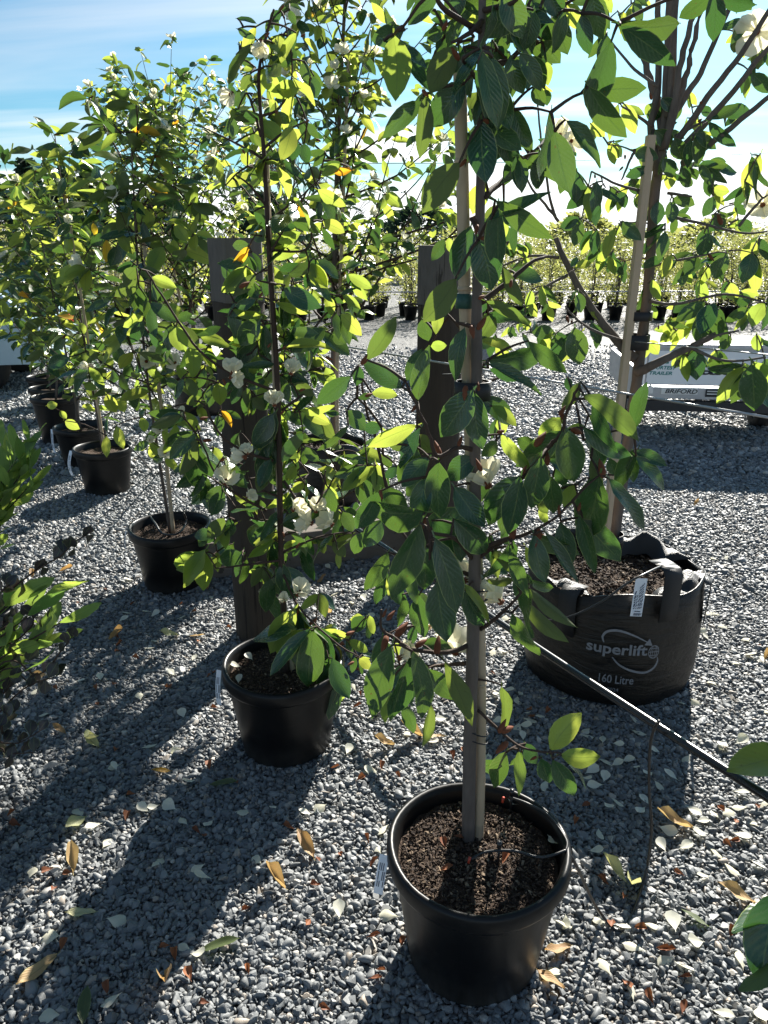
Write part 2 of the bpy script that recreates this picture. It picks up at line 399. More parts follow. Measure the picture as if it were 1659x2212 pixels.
def ground_mat():
    t = NT('gravel_ground')
    v1 = t.n('ShaderNodeTexVoronoi'); v1.inputs['Scale'].default_value = 62; t.l(t.obj(), v1.inputs['Vector'])
    v2 = t.n('ShaderNodeTexVoronoi', feature='DISTANCE_TO_EDGE'); v2.inputs['Scale'].default_value = 62; t.l(t.obj(), v2.inputs['Vector'])
    sp = t.n('ShaderNodeSeparateColor'); t.l(v1.outputs['Color'], sp.inputs[0])
    c = t.ramp(sp.outputs[0], [(0, (.08, .086, .09)), (.5, (.165, .17, .173)), (.9, (.26, .26, .25)), (1, (.38, .37, .34))])
    e = t.m('MINIMUM', t.m('MULTIPLY', v2.outputs['Distance'], 9.0), 1.0)
    c = t.mix(t.m('MULTIPLY', t.m('SUBTRACT', 1.0, e), .7), c, (.03, .033, .035))
    big = t.noise(.7, 5, .6); c = t.mix(t.m('MULTIPLY', big, .45), c, (.21, .21, .20)); mid_ = t.noise(11, 5, .75); c = t.mix(t.m('MULTIPLY', t.m('GREATER_THAN', mid_, .56), .55), c, (.06, .063, .066))
    h = t.m('ADD', e, t.m('MULTIPLY', t.noise(9, 4), 1.2))
    return t.end(t.pbsdf(c, .7, .2, 0, t.bump(h, .8, .02)))
M['ground'] = ground_mat()
M['rock'] = None
def rock_mat():
    t = NT('grey_boulder_stone'); n = t.noise(6, 7, .65); c = t.mix(n, (.12, .13, .15), (.30, .31, .32))
    return t.end(t.pbsdf(c, .85, .3, 0, t.bump(n, .9, .06)))
M['rock'] = rock_mat()

# ------------------------------------------------------------------ ground
g = MB(); g.add([(-400, -60, 0), (400, -60, 0), (400, 700, 0), (-400, 700, 0)], [(0, 1, 2, 3)])
tag(g.build('ground', M['ground']), 'grey gravel ground of the nursery yard', 'ground', kind='structure')

def proto_collection(name, meshes):
    c = bpy.data.collections.new(name)
    for i, me in enumerate(meshes):
        c.objects.link(bpy.data.objects.new('%s_%02d' % (name, i), me))
    return c
def scatter(name, pts, rot, scl, idx, coll, parent=None):
    me = bpy.data.meshes.new(name); me.vertices.add(len(pts)); me.vertices.foreach_set('co', np.asarray(pts, dtype=np.float32).ravel())
    for nm, typ, dat, key in (('prot', 'FLOAT_VECTOR', rot, 'vector'), ('pscl', 'FLOAT_VECTOR', scl, 'vector'), ('pidx', 'INT', idx, 'value')):
        a = me.attributes.new(nm, typ, 'POINT'); a.data.foreach_set(key, np.asarray(dat, dtype=np.int32 if typ == 'INT' else np.float32).ravel())
    me.update()
    o = link(name, me, parent)
    ng = bpy.data.node_groups.new(name + '_nodes', 'GeometryNodeTree')
    ng.interface.new_socket('Geometry', in_out='INPUT', socket_type='NodeSocketGeometry')
    ng.interface.new_socket('Geometry', in_out='OUTPUT', socket_type='NodeSocketGeometry')
    N, L = ng.nodes, ng.links
    gi, go = N.new('NodeGroupInput'), N.new('NodeGroupOutput')
    ci = N.new('GeometryNodeCollectionInfo'); ci.inputs['Collection'].default_value = coll
    ci.inputs['Separate Children'].default_value = True; ci.inputs['Reset Children'].default_value = True
    ip = N.new('GeometryNodeInstanceOnPoints'); ip.inputs['Pick Instance'].default_value = True
    def attr(nm, typ):
        a = N.new('GeometryNodeInputNamedAttribute'); a.data_type = typ; a.inputs['Name'].default_value = nm; return a.outputs['Attribute']
    er = N.new('FunctionNodeEulerToRotation')
    L.new(gi.outputs[0], ip.inputs['Points']); L.new(ci.outputs[0], ip.inputs['Instance'])
    L.new(attr('pidx', 'INT'), ip.inputs['Instance Index']); L.new(attr('prot', 'FLOAT_VECTOR'), er.inputs[0])
    L.new(er.outputs[0], ip.inputs['Rotation']); L.new(attr('pscl', 'FLOAT_VECTOR'), ip.inputs['Scale'])
    L.new(ip.outputs[0], go.inputs[0])
    md = o.modifiers.new('scatter', 'NODES'); md.node_group = ng
    return o

def pebble_mesh(seed, sub, mat='pebble'):
    q = random.Random(seed); bm = bmesh.new(); bmesh.ops.create_icosphere(bm, subdivisions=sub, radius=1)
    ax = Vector((q.gauss(0, 1), q.gauss(0, 1), q.gauss(0, 1))).normalized()
    cuts = [(Vector((q.gauss(0, 1), q.gauss(0, 1), q.gauss(0, .6))).normalized(), q.uniform(.36, .8)) for _ in range(9)]
    for v in bm.verts:
        for n, d in cuts:
            k = v.co.dot(n)
            if k > d: v.co -= n * (k - d) * .97
    me = bpy.data.meshes.new('pebble'); bm.to_mesh(me); bm.free()
    me.polygons.foreach_set('use_smooth', np.full(len(me.polygons), seed % 3 == 0, dtype=bool)); me.materials.append(M[mat]); return me

def gravel():
    npr = np.random.RandomState(3)
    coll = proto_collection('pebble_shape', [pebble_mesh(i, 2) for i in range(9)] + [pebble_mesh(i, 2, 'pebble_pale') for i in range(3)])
    P, Ro, Sc = [], [], []
    def zone(y0, y1, sp, size, layers=1):
        for ly in range(layers):
            ys = np.arange(y0, y1, sp)
            for y in ys:
                zc = y * CT + H * ST; hw = 829.5 / F * zc * 1.12 + .10
                n = int(2 * hw / sp)
                x = -hw + (np.arange(n) + .5 * npr.rand()) * sp + npr.uniform(-.5, .5, n) * sp
                yy = y + npr.uniform(-.5, .5, n) * sp
                s = size * np.clip(npr.lognormal(-.03, .36, n), .45, 2.1)
                big = npr.rand(n) < .012; s[big] *= 1.5
                z = npr.uniform(-.001, .0065, n) * size / .0075
                P.append(np.stack([x, yy, z], 1))
                Ro.append(np.stack([npr.uniform(-.55, .55, n), npr.uniform(-.55, .55, n), npr.uniform(0, 6.283, n)], 1))
                Sc.append(np.stack([s * npr.uniform(.9, 1.35, n), s * npr.uniform(.7, 1.0, n), s * npr.uniform(.5, .9, n)], 1))
    zone(0.78, 3.2, .0098, .0092)
    zone(3.2, 5.2, .0135, .0118)
    zone(5.2, 12.5, .024, .0195)
    P_, Ro_, Sc_ = (np.concatenate(a) for a in (P, Ro, Sc))
    kp = npr.rand(len(P_)) > np.clip((P_[:, 1] - 6.2) / 6.3, 0, 1) ** .7; P_, Ro_, Sc_ = P_[kp], Ro_[kp], Sc_[kp]
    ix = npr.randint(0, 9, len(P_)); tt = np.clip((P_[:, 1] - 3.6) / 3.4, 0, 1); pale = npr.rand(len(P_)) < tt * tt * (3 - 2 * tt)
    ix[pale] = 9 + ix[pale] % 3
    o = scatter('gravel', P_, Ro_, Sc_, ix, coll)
    tag(o, 'loose blue grey pebbles covering the yard', 'gravel', kind='stuff')
gravel()

# ------------------------------------------------------------------ leaves
def leaf_mesh(name, mat, wr=.42, fold=.18, bend=.12, wave=.02, seed=0, kind='ellip', rows=6, cross=(-1, -.5, 0, .5, 1), serr=0.0):
    q = random.Random(seed); vs, uvs = [], []
    ph = q.uniform(0, 6.28); tw = q.uniform(-.35, .35); sb = q.uniform(-.05, .05)
    for i in range(rows + 1):
        t = i / rows
        if kind == 'ellip': w = math.sin(math.pi * min(1, t ** .94)) ** .74
        elif kind == 'obov': w = math.sin(math.pi * t ** 1.45) ** .75
        elif kind == 'narrow': w = math.sin(math.pi * t ** 1.2) ** .6
        else: w = math.sin(math.pi * t ** .8) ** .55
        w = max(w, .03 if i == 0 else .012) * wr * .5
        if serr and 0 < i < rows: w *= 1 + serr * (1 if i % 2 else -1)
        for c in cross:
            x = c * w; z = abs(c) * w * math.tan(fold) * 1.4 - bend * t * t + wave * math.sin(ph + t * 9 + (2.0 if c > 0 else 0)) * abs(c)
            a = tw * t; xx = x * math.cos(a) - z * 0 ; zz = z + x * math.sin(a)
            vs.append((xx + sb * math.sin(math.pi * t), t - .5 * bend * t * t * bend, zz)); uvs.append((.5 + .5 * c, t))
    m = len(cross); fs = [(i * m + k, i * m + k + 1, (i + 1) * m + k + 1, (i + 1) * m + k) for i in range(rows) for k in range(m - 1)]
    n0 = len(vs)
    vs += [(-.012, -.10, .0), (.012, -.10, .0), (.012, .02, .0), (-.012, .02, .0)]; uvs += [(.5, 0)] * 4; fs.append((n0, n0 + 1, n0 + 2, n0 + 3))
    me = bpy.data.meshes.new(name); me.from_pydata(vs, [], fs); me.update()
    uv = me.uv_layers.new(name='UVMap')
    li = np.empty(len(me.loops), dtype=np.int32); me.loops.foreach_get('vertex_index', li)
    uv.data.foreach_set('uv', np.array(uvs, dtype=np.float32)[li].ravel())
    me.polygons.foreach_set('use_smooth', np.ones(len(me.polygons), dtype=bool))
    me.materials.append(mat); return me
LV = {}
def leaf_set(key, mat, n=8, **kw):
    LV[key] = [leaf_mesh('leaf', mat, fold=random.Random(i).uniform(.04, .42), bend=random.Random(i + 50).uniform(-.10, .30), wave=random.Random(i + 9).uniform(.008, .04), seed=i, **kw) for i in range(n)]
for k_ in ('leaf', 'leaf_young', 'leaf_under', 'leaf_orange'): leaf_set(k_, M[k_], 14 if k_ != 'leaf_orange' else 4)
LV['narrow'] = [leaf_mesh('leaf', M['shrub_green'], wr=.24, fold=.1, bend=.05 * i, seed=i, kind='narrow', serr=.05, rows=8, cross=(-1, 0, 1)) for i in range(5)]
LV['round'] = [leaf_mesh('leaf', M['shrub_purple'], wr=.78, fold=.14, bend=.07 * i, seed=i, kind='obov', wave=.05) for i in range(6)]
for k_, nm in (('dry', 'leaf_dry'), ('pale', 'leaf_pale')): LV[k_] = [leaf_mesh('fallen_leaf', M[nm], wr=.36 + .03 * i, fold=.25 + .16 * i, bend=-.15 - .12 * i, wave=.05 + .01 * i, seed=i) for i in range(5)]
LV['fgreen'] = [leaf_mesh('fallen_leaf', M['leaf_under'], wr=.36, fold=.25, bend=-.1, seed=3)]
LV['fyellow'] = [leaf_mesh('fallen_leaf', M['leaf_orange'], wr=.36, fold=.3, bend=-.1, seed=4)]
LV['petal'] = [leaf_mesh('petal', M['petal'], wr=.58 + .05 * i, fold=.30, bend=-.22 - .06 * i, wave=.02, seed=i, kind='obov') for i in range(5)]
LV['sepal'] = [leaf_mesh('sepal', M['sepal'], wr=.6, fold=.5 + .1 * i, bend=-.25, wave=.06, seed=i, kind='obov', rows=4) for i in range(4)]

def frame(B, T, Nrm, L=None, sx=1.0):
    y = (T - B); L = L or y.length; y = y.normalized(); z = Nrm - y * Nrm.dot(y)
    if z.length < 1e-4: z = y.orthogonal()
    z.normalize(); x = y.cross(z)
    Mx = Matrix.Identity(4)
    Mx.col[0][:3] = x * L * sx; Mx.col[1][:3] = y * L; Mx.col[2][:3] = z * L; Mx.col[3][:3] = B
    return Mx

def bud_mesh():
    b = MB(); b.lathe([(.0, 0), (.11, .06), (.17, .28), (.15, .55), (.08, .82), (0.005, 1)], 8); return b.mesh('bud', M['bud'])
BUD = bud_mesh()
def stamen_mesh():
    b = MB(); b.lathe([(.0, -.05), (.14, 0), (.12, .25), (.0, .4)], 8); return b.mesh('flower_centre', M['bud'])
FC = stamen_mesh()
def one_flower_mesh(n, open_, seed):
    vs, fs, uvs = [], [], []; q = random.Random(seed)
    for i in range(n):
        me = LV['petal'][q.randrange(5)]
        a = 2 * math.pi * i / n + q.uniform(-.2, .2); o = open_ * q.uniform(.8, 1.15) * (1 if i % 2 else .75)
        Mx = Matrix.Rotation(a, 4, 'Z') @ Matrix.Rotation(R(90) - o, 4, 'X') @ Matrix.Rotation(math.pi, 4, 'Y')
        k = len(vs); vs += [tuple(Mx @ v.co) for v in me.vertices]; fs += [tuple(k + j for j in p.vertices) for p in me.polygons]
    me = bpy.data.meshes.new('flower'); me.from_pydata(vs, [], fs); me.update(); me.materials.append(M['petal'])
    me.polygons.foreach_set('use_smooth', np.ones(len(me.polygons), dtype=bool)); return me
FLOW = [one_flower_mesh(6, .16, 1), one_flower_mesh(7, .4, 2), one_flower_mesh(7, .7, 3)]

class Plant:
    """collects the branches, leaves, buds and flowers of one plant in world space"""
    def __init__(s, name, label, cat, loc, group=None):
        s.root = empty(name, loc); s.loc = Vector(loc); tag(s.root, label, cat, group)
        s.inv = Matrix.Translation(-s.loc); s.leaves = []; s.net = []; s.br = MB(); s.q = random.Random(len(name) + int(1000 * abs(loc[0] + loc[1])))
    def limb(s, pts, r0, r1, sides=7, sm=5, net=True):
        P = spline(pts, sm); n = len(P)
        P = [p + Vector((s.q.gauss(0, 1), s.q.gauss(0, 1), 0)) * min(r0, .01) * .18 for p in P]
        rr = [r0 + (r1 - r0) * (i / (n - 1)) for i in range(n)]
        s.br.tube([p - s.loc for p in P], rr, sides)
        if net: s.net += P
        return P
    def trunk(s, pts, r0, r1, mat, sides=12):
        P = spline(pts, 6); n = len(P); b = MB()
        rr = [(r0 + (r1 - r0) * (i / (n - 1))) * (1 + s.q.uniform(-.06, .06)) for i in range(n)]
        b.tube([p - s.loc for p in P], rr, sides); b.build('trunk', mat, s.root); s.net += P; return P
    def leaf(s, B, T, N, key='leaf', sx=1.0): s.leaves.append((B, T, N, key, sx))
    def bud(s, p, d, L=.03):
        link('bud', BUD, s.root, None, s.inv @ frame(p, p + d.normalized() * L, d.orthogonal()))
    def flower(s, p, d, L=.06, kind=1, petals=False):
        d = d.normalized(); Mx = Matrix.Translation(p) @ d.to_track_quat('Z', 'Y').to_matrix().to_4x4() @ Matrix.Rotation(s.q.uniform(0, 6), 4, 'Z') @ Matrix.Scale(L, 4)
        if not petals:
            link('flower', FLOW[kind], s.root, None, s.inv @ Mx); return
        f = link('flower', FC, s.root, None, s.inv @ Mx); n = 7
        for i in range(n):
            a = 2 * math.pi * i / n + s.q.uniform(-.2, .2); o = (.15, .38, .62)[kind] * s.q.uniform(.75, 1.2)
            link('petal', LV['petal'][s.q.randrange(5)], f, None, Matrix.Rotation(a, 4, 'Z') @ Matrix.Rotation(R(90) - o, 4, 'X') @ Matrix.Rotation(math.pi, 4, 'Y'))
    def twigs(s, maxd=.4, r=.0022):
        if not s.net: return
        net = np.array([tuple(p) for p in s.net]); todo = sorted(s.leaves, key=lambda l: float(np.min(np.sum((net - np.array(l[0])) ** 2, 1))))
        for B, T, N, key, sx in todo:
            a = np.array(B); d2 = np.sum((net - a) ** 2, 1)
            pen = d2 + np.maximum(0, net[:, 2] - a[2] - .06) ** 2 * 1.5; i = int(np.argmin(pen)); d = math.sqrt(d2[i])
            if d < .012 or d > maxd: continue
            A = Vector(net[i]); m = A.lerp(B, .5) + Vector((0, 0, -.04 * d + .10 * d)); P = spline([A, m, B], 3)
            s.br.tube([p - s.loc for p in P], [r * (1.35 - .6 * j / 6) * (1 + d) for j in range(len(P))], 5)
            net = np.concatenate([net, np.array([tuple(P[4]), tuple(P[-1])])])
    def finish(s, mat, limit=300):
        if s.br.v: s.br.build('branches', mat, s.root)
        L = sorted(s.leaves, key=lambda l: (l[0] - CAM).length)
        for B, T, N, key, sx in L[:limit]:
            me = s.q.choice(LV[key]); link('leaf', me, s.root, None, s.inv @ frame(B, T, N, sx=sx))
        rest = L[limit:]
        if rest: joined_leaves('foliage', rest, s.root, s.inv, s.q)
        return s.root
def joined_leaves(name, rest, parent, inv, q):
    by = {}
    for l in rest: by.setdefault(l[3], []).append(l)
    VS, FS, UV, RN, MI, mats = [], [], [], [], [], []; base = 0
    for key, ls in by.items():
        mats.append(LV[key][0].materials[0]); dat = []
        for me in LV[key]:
            v = np.empty(len(me.vertices) * 3); me.vertices.foreach_get('co', v)
            uvl = np.empty(len(me.loops) * 2); me.uv_layers[0].data.foreach_get('uv', uvl)
            dat.append((np.c_[v.reshape(-1, 3), np.ones(len(v) // 3)], np.array([tuple(p.vertices) for p in me.polygons]), uvl.reshape(-1, 2)))
        for B, T, N, k, sx in ls:
            v, f, u = dat[q.randrange(len(dat))]; Mx = np.array(inv @ frame(B, T, N, sx=sx))
            VS.append((v @ Mx.T)[:, :3]); FS.append(f + base); base += len(v); UV.append(u); RN.append(np.full(len(v), q.random())); MI.append(np.full(len(f), len(mats) - 1))
    V_, F_ = np.concatenate(VS), np.concatenate(FS)
    me = bpy.data.meshes.new(name); me.vertices.add(len(V_)); me.vertices.foreach_set('co', V_.ravel())
    me.loops.add(F_.size); me.loops.foreach_set('vertex_index', F_.ravel().astype(np.int32))
    me.polygons.add(len(F_)); me.polygons.foreach_set('loop_start', np.arange(0, F_.size, 4, dtype=np.int32))
    me.polygons.foreach_set('material_index', np.concatenate(MI).astype(np.int32)); me.polygons.foreach_set('use_smooth', np.ones(len(F_), dtype=bool))
    me.update(calc_edges=True)
    me.uv_layers.new(name='UVMap').data.foreach_set('uv', np.concatenate(UV).astype(np.float32).ravel())
    a = me.attributes.new('rnd', 'FLOAT', 'POINT'); a.data.foreach_set('value', np.concatenate(RN).astype(np.float32))
    for m in mats: me.materials.append(m)
    o = link(name, me, parent); o['kind'] = 'stuff'; return o

FLAG = {'u': 'leaf_under', 'y': 'leaf_young', 'o': 'leaf_orange'}
def leaves_from(pl, reg, text, Y0, near=0.0, ref=110.0, key='leaf', comp=0.0, cy=.3):
    """leaves read from the photograph: base, tip and breadth, each set at its own distance from the camera"""
    q = pl.q
    for row in text.split(';'):
        w = row.split()
        if len(w) < 5: continue
        bx, by, tx, ty, wd = map(float, w[:5]); fl = w[5] if len(w) > 5 else ''
        s = REG[reg][2] * K
        b, t = dp(reg, bx, by), dp(reg, tx, ty)
        px = math.hypot(b[0] - t[0], b[1] - t[1])
        Y = Y0 + near - max(-.16, min(.20, (px / ref - 1) * .22)) + q.uniform(-.05, .05)
        B = at(b[0], b[1], Y); L0 = (at(t[0], t[1], Y) - B).length
        T = at(t[0], t[1], Y + L0 * q.uniform(-.28, .15))
        L = (T - B).length; wm = wd * s / F * depth((B + T) / 2); ratio = wm / (.42 * L)
        N = (CAM - (B + T) / 2).normalized()
        ratio *= 1.07; roll = (math.acos(max(.3, ratio)) * .6 if ratio < 1 else q.uniform(0, .2)) * q.choice((-1, 1)); sx = min(ratio / math.cos(roll), 1.55)
        k = FLAG.get(fl, key)
        if fl == 'u': N = -N
        N = Matrix.Rotation(roll, 3, (T - B).normalized()) @ N
        pl.leaf(B, T, N, k, sx)
        c = comp
        while q.random() < c:
            c -= .5; vw = ((B + T) / 2 - CAM).normalized(); Rm = Matrix.Rotation(q.choice((-1, 1)) * q.uniform(.35, 1.3), 3, vw)
            d = Rm @ (T - B) * q.uniform(.7, 1.0) + vw * L * q.uniform(-.1, .5); d.z -= .15 * L; b2 = B + vw * q.uniform(.015, .07) + Vector((q.gauss(0, .012), 0, q.gauss(0, .012)))
            pl.leaf(b2, b2 + d, Matrix.Rotation(q.uniform(-1.1, 1.1), 3, d.normalized()) @ (-vw), 'leaf_young' if q.random() < cy else 'leaf', q.uniform(.85, 1.15))
def limbs_from(pl, reg, text, Y0, r0, r1, sides=7):
    for row in text.split(';'):
        w = [float(a) for a in row.split()]
        if len(w) < 4: continue
        pts = [at(*dp(reg, w[i], w[i + 1]), Y0 + (w[i + 2] if True else 0)) for i in range(0, len(w) - 2, 3)]
        pl.limb(pts, r0, r1, sides)

def grow(pl, base, top, n_br, blen, z0, leaf=.105, seed=0, dense=1.0, flowers=0, up=(.35, .9), young=.35, r=.009, sub=.5, fl_kind=(0, 1, 2), fl_z=.3, droop=.5):
    """a leader from base to top with side branches, leaves in alternate order, buds and flowers at the tips"""
    q = random.Random(seed); base = Vector(base); top = Vector(top)
    mid = base.lerp(top, .5) + Vector((q.uniform(-.03, .03), q.uniform(-.03, .03), 0))
    P = pl.trunk([base, mid, top], r, r * .3, M['bark'])
    tips = []
    def leafat(p, out, sz):
        out = Vector(out); d = (out + Vector((q.gauss(0, .45), q.gauss(0, .45), q.gauss(-droop, .40)))).normalized()
        L = sz * q.uniform(.7, 1.2); N = Vector((q.gauss(0, .6), q.gauss(0, .6), 1)) + out * -.2
        u = q.random(); key = 'leaf_young' if u < young else ('leaf_under' if u < young + .12 else ('leaf_orange' if u > .992 else 'leaf'))
        pl.leaf(p + d * .008, p + d * (L + .008), N, key, q.uniform(.85, 1.15))
    def along(Q, n, sz, a0):
        for i in range(n):
            t = (i + .6) / n; p = Q[min(int(t * (len(Q) - 1)), len(Q) - 2)].lerp(Q[min(int(t * (len(Q) - 1)) + 1, len(Q) - 1)], .5)
            a = a0 + i * 2.4; ax = (Q[-1] - Q[0]).normalized(); sd = Vector((math.cos(a), math.sin(a), .1)); sd -= ax * sd.dot(ax) * .7
            leafat(p, sd.normalized() + ax * .5, sz)
    def cluster(p, ax, sz, n=4):
        for k in range(n):
            a = k * 6.283 / n + q.uniform(-.4, .4); leafat(p, Vector((math.cos(a), math.sin(a), .0)) * .8 + ax * .6, sz)
        tips.append((p, ax))
    hgt = (top - base).length
    for i in range(n_br):
        t = z0 + (1 - z0) * (i + q.uniform(.1, .9)) / n_br
        p = base.lerp(top, t); a = i * 2.399 + q.uniform(-.4, .4); el = q.uniform(*up)
        tt = (t - z0) / (1 - z0); L = blen(tt) * q.uniform(.7, 1.2)
        d = Vector((math.cos(a) * math.cos(el), math.sin(a) * math.cos(el), math.sin(el)))
        e = p + d * L + Vector((0, 0, .15 * L)); m = p + d * L * .5 + Vector((0, 0, -.02 * L))
        Q = pl.limb([p, m, e], max(.0022, r * .45 * (1 - .6 * tt)), .0016, 5, 3, False)
        along(Q, max(2, int(L / .055 * dense)), leaf, a); cluster(e, d, leaf, max(3, int(4 * dense)))
        if q.random() < sub and L > .12:
            b = Q[len(Q) // 2]; a2 = a + q.choice((-1, 1)) * q.uniform(.5, 1.1)
            d2 = Vector((math.cos(a2) * .8, math.sin(a2) * .8, q.uniform(.2, .8))).normalized(); e2 = b + d2 * L * .55
            Q2 = pl.limb([b, b.lerp(e2, .5) + Vector((0, 0, -.01)), e2], .0024, .0014, 4, 3, False)
            along(Q2, max(2, int(L * .55 / .055 * dense)), leaf * .95, a2); cluster(e2, d2, leaf, max(3, int(4 * dense)))
    seg = [base.lerp(top, z0 + (1 - z0) * k / 8) for k in range(9)]
    along(seg, int(hgt * (1 - z0) / .05 * dense), leaf, q.uniform(0, 6)); cluster(top, Vector((0, 0, 1)), leaf, 4)
    q.shuffle(tips)
    for k, (p, ax) in enumerate(tips):
        if k < flowers and (p.z - base.z) / hgt > fl_z: pl.flower(p + ax * .015, ax + Vector((q.gauss(0, .4), q.gauss(0, .4), .4)), q.uniform(.045, .06), q.choice(fl_kind))
        elif k < flowers + 16: pl.bud(p, ax + Vector((0, 0, .4)), q.uniform(.022, .035))

# ------------------------------------------------------------------ pots
def make_pot(name, label, x, y, D, h, group=None, chips=0, seed=0, rz=0.0):
    r = D / 2; root = empty(name, (x, y, .004), rz); tag(root, label, 'pot', group)
    b = MB(); rb = r * .74; rt = r * .925
    def wob(rr, z, w, j): return rr * (1 + .009 * math.sin(2 * w + seed) + .005 * math.sin(3 * w + seed * 2) + .003 * math.sin(7 * w)), z + (.004 * math.sin(2 * w + seed * 1.7) if z > h * .7 else 0)
    b.lathe([(0.001, .006), (rb - .012, .006), (rb - .008, 0), (rb, .006), (rb + (rt - rb) * .5, h * .46), (rt, h - .05)], 56, wob=wob)
    b.lathe([(rt - .006, h - .06), (rt - .004, h - .01)], 56)
    b.build('body', M['pot'], root)
    c = MB(); c.lathe([(rt - .001, h - .052), (r - .004, h - .046), (r, h - .036), (r - .001, h - .010), (r - .004, h - .002), (r - .011, h + .001), (r - .017, h - .003), (rt - .0075, h - .016), (rt - .012, h - .07), (rt - .018, h - .09)], 56, wob=wob)
    c.build('rim', M['pot'], root)
    s = MB(); s.disc(rt - .011, h - .048, 40, rough=.005, rings=9, seed=seed); s.build('soil', M['soil'], root)
    if chips:
        npr = np.random.RandomState(seed); a = npr.uniform(0, 6.283, chips); rr = (rt - .02) * np.sqrt(npr.uniform(0, 1, chips))
        P = np.stack([rr * np.cos(a), rr * np.sin(a), np.full(chips, h - .044) + npr.uniform(-.002, .005, chips)], 1)
        Ro = np.stack([npr.normal(0, .4, chips), npr.normal(0, .4, chips), npr.uniform(0, 6.28, chips)], 1)
        l = np.clip(npr.lognormal(-.1, .5, chips), .4, 2.4) * .0052; Sc = np.stack([l, l * npr.uniform(.25, .6, chips), l * npr.uniform(.15, .4, chips)], 1)
        o = scatter('bark_mulch', P, Ro, Sc, npr.randint(0, 4, chips), CHIPS, root); o['kind'] = 'stuff'
    return root
def chip_mesh(i):
    me = pebble_mesh(100 + i, 1); me.name = 'chip'; me.materials.clear(); me.materials.append(M['chip'])
    me.polygons.foreach_set('use_smooth', np.zeros(len(me.polygons), dtype=bool)); return me
CHIPS = proto_collection('chip_shape', [chip_mesh(i) for i in range(4)])

P1 = (.216, 1.334); P2 = (-.335, 2.134); P3 = (-1.054, 3.396); P4 = (-1.91, 4.868)
def on(u, v, z): p = gr(u, v, z); return (p.x, p.y)
P5 = on(173, 920, .31); P6 = on(122, 878, .31); P7 = on(108, 836, .31); P8 = on(100, 812, .31)
make_pot('nursery_pot', 'large black plastic pot with bark mulch and two drip emitters on its soil', *P1, .42, .33, chips=5200, seed=1)
make_pot('nursery_pot', 'black plastic pot standing at the foot of the round timber post', *P2, .405, .317, chips=3200, seed=2, rz=1)
make_pot('nursery_pot', 'black plastic pot with a bare cane and looped drip tube in its soil', *P3, .402, .313, chips=1200, seed=3, rz=2)
for i, (p, lb) in enumerate(((P4, 'black plastic pot in the receding row with a curled white label on its rim'), (P5, 'black pot in the receding row with a straight white label hanging from its rim'),
                             (P6, 'taller black pot in the receding row filled nearly to the rim with pale bark'), (P7, 'worn black pot in the receding row with a dusty grey side'), (P8, 'last black pot visible in the receding row'))):
    make_pot('nursery_pot', lb, p[0], p[1], .395, .40 if i == 2 else .31, seed=4 + i, rz=i)

# ------------------------------------------------------------------ main magnolia (in the large pot)
SZ = .29
tb = gr(1012, 1812, SZ); YM = tb.y
T1 = Plant('magnolia_tree', 'magnolia with large dark glossy leaves growing in the mulched black pot', 'tree', (tb.x, tb.y, SZ - .02))
tp = [Vector((tb.x, tb.y, SZ - .02))] + [at(u, v, YM) for u, v in ((1015, 1600), (1021, 1400), (1026, 1180), (1026, 980), (1030, 800), (1030, 646), (1037, 463), (1039, 206), (1041, 60), (1044, -140))]
T1.trunk(tp, .0155, .0055, M['bark'])
limbs_from(T1, 'A5', '1470 520 0 1250 590 -.03 920 560 -.07 760 450 -.09 640 370 -.10 640 190 -.10; 1460 690 0 1200 715 .06 750 720 .12', YM, .0055, .0022)
limbs_from(T1, 'A3', '1160 1290 0 1000 1260 -.04 810 1340 -.07 700 1050 -.08 560 750 -.09 510 640 -.09; 1180 540 0 1250 470 .02 1320 420 .03; 1170 700 0 1300 640 .03 1500 560 .08; 1160 130 0 1060 100 -.03 980 80 -.04', YM, .005, .002)
limbs_from(T1, 'A4', '1150 900 0 980 700 -.08 760 640 -.16 715 505 -.17; 760 640 -.16 745 760 -.17 740 900 -.16; 1130 1050 .02 800 900 .10 470 640 .18 380 350 .2 290 30 .22; 1200 880 0 1400 750 -.02 1659 650 -.04; 1220 1560 0 1400 1420 -.02 1550 1280 -.05 1640 1130 -.06', YM, .005, .002)
limbs_from(T1, 'A3', '330 1640 .22 250 1250 .22 165 1000 .22 100 680 .2 95 520 .2', YM, .004, .002)
limbs_from(T1, 'A6', '-60 1210 0 250 1020 -.02 430 800 -.05 560 650 -.07 620 450 -.08 730 190 -.08', YM, .006, .0022)
limbs_from(T1, 'A7', '0 340 -.02 250 240 -.04 400 205 -.05 580 130 -.06 740 30 -.06 900 -120 -.05', YM, .005, .002)
limbs_from(T1, 'S2', '1515 1250 0 1640 1370 -.02 1790 1480 -.05 2020 1510 -.07', YM, .004, .002)
limbs_from(T1, 'A2', '1060 440 0 1300 230 .10 1540 0 .22 1659 -120 .28; 1020 1440 0 1270 1260 .03 1500 1060 .07 1659 1000 .1; 1010 700 0 940 640 -.03; 1020 820 0 1080 770 0', YM, .006, .0025)
limbs_from(T1, 'A1', '1040 1150 0 1290 1000 .04; 1020 800 0 960 700 -.04 860 560 -.1; 1040 560 0 1250 600 .06 1440 420 .12 1600 300 .14; 1050 200 0 900 330 -.05 760 400 -.1; 1050 100 0 1300 40 -.06 1420 -60 -.08; 1040 300 0 700 100 -.08 560 -60 -.1 300 250 -.1', YM, .005, .002)
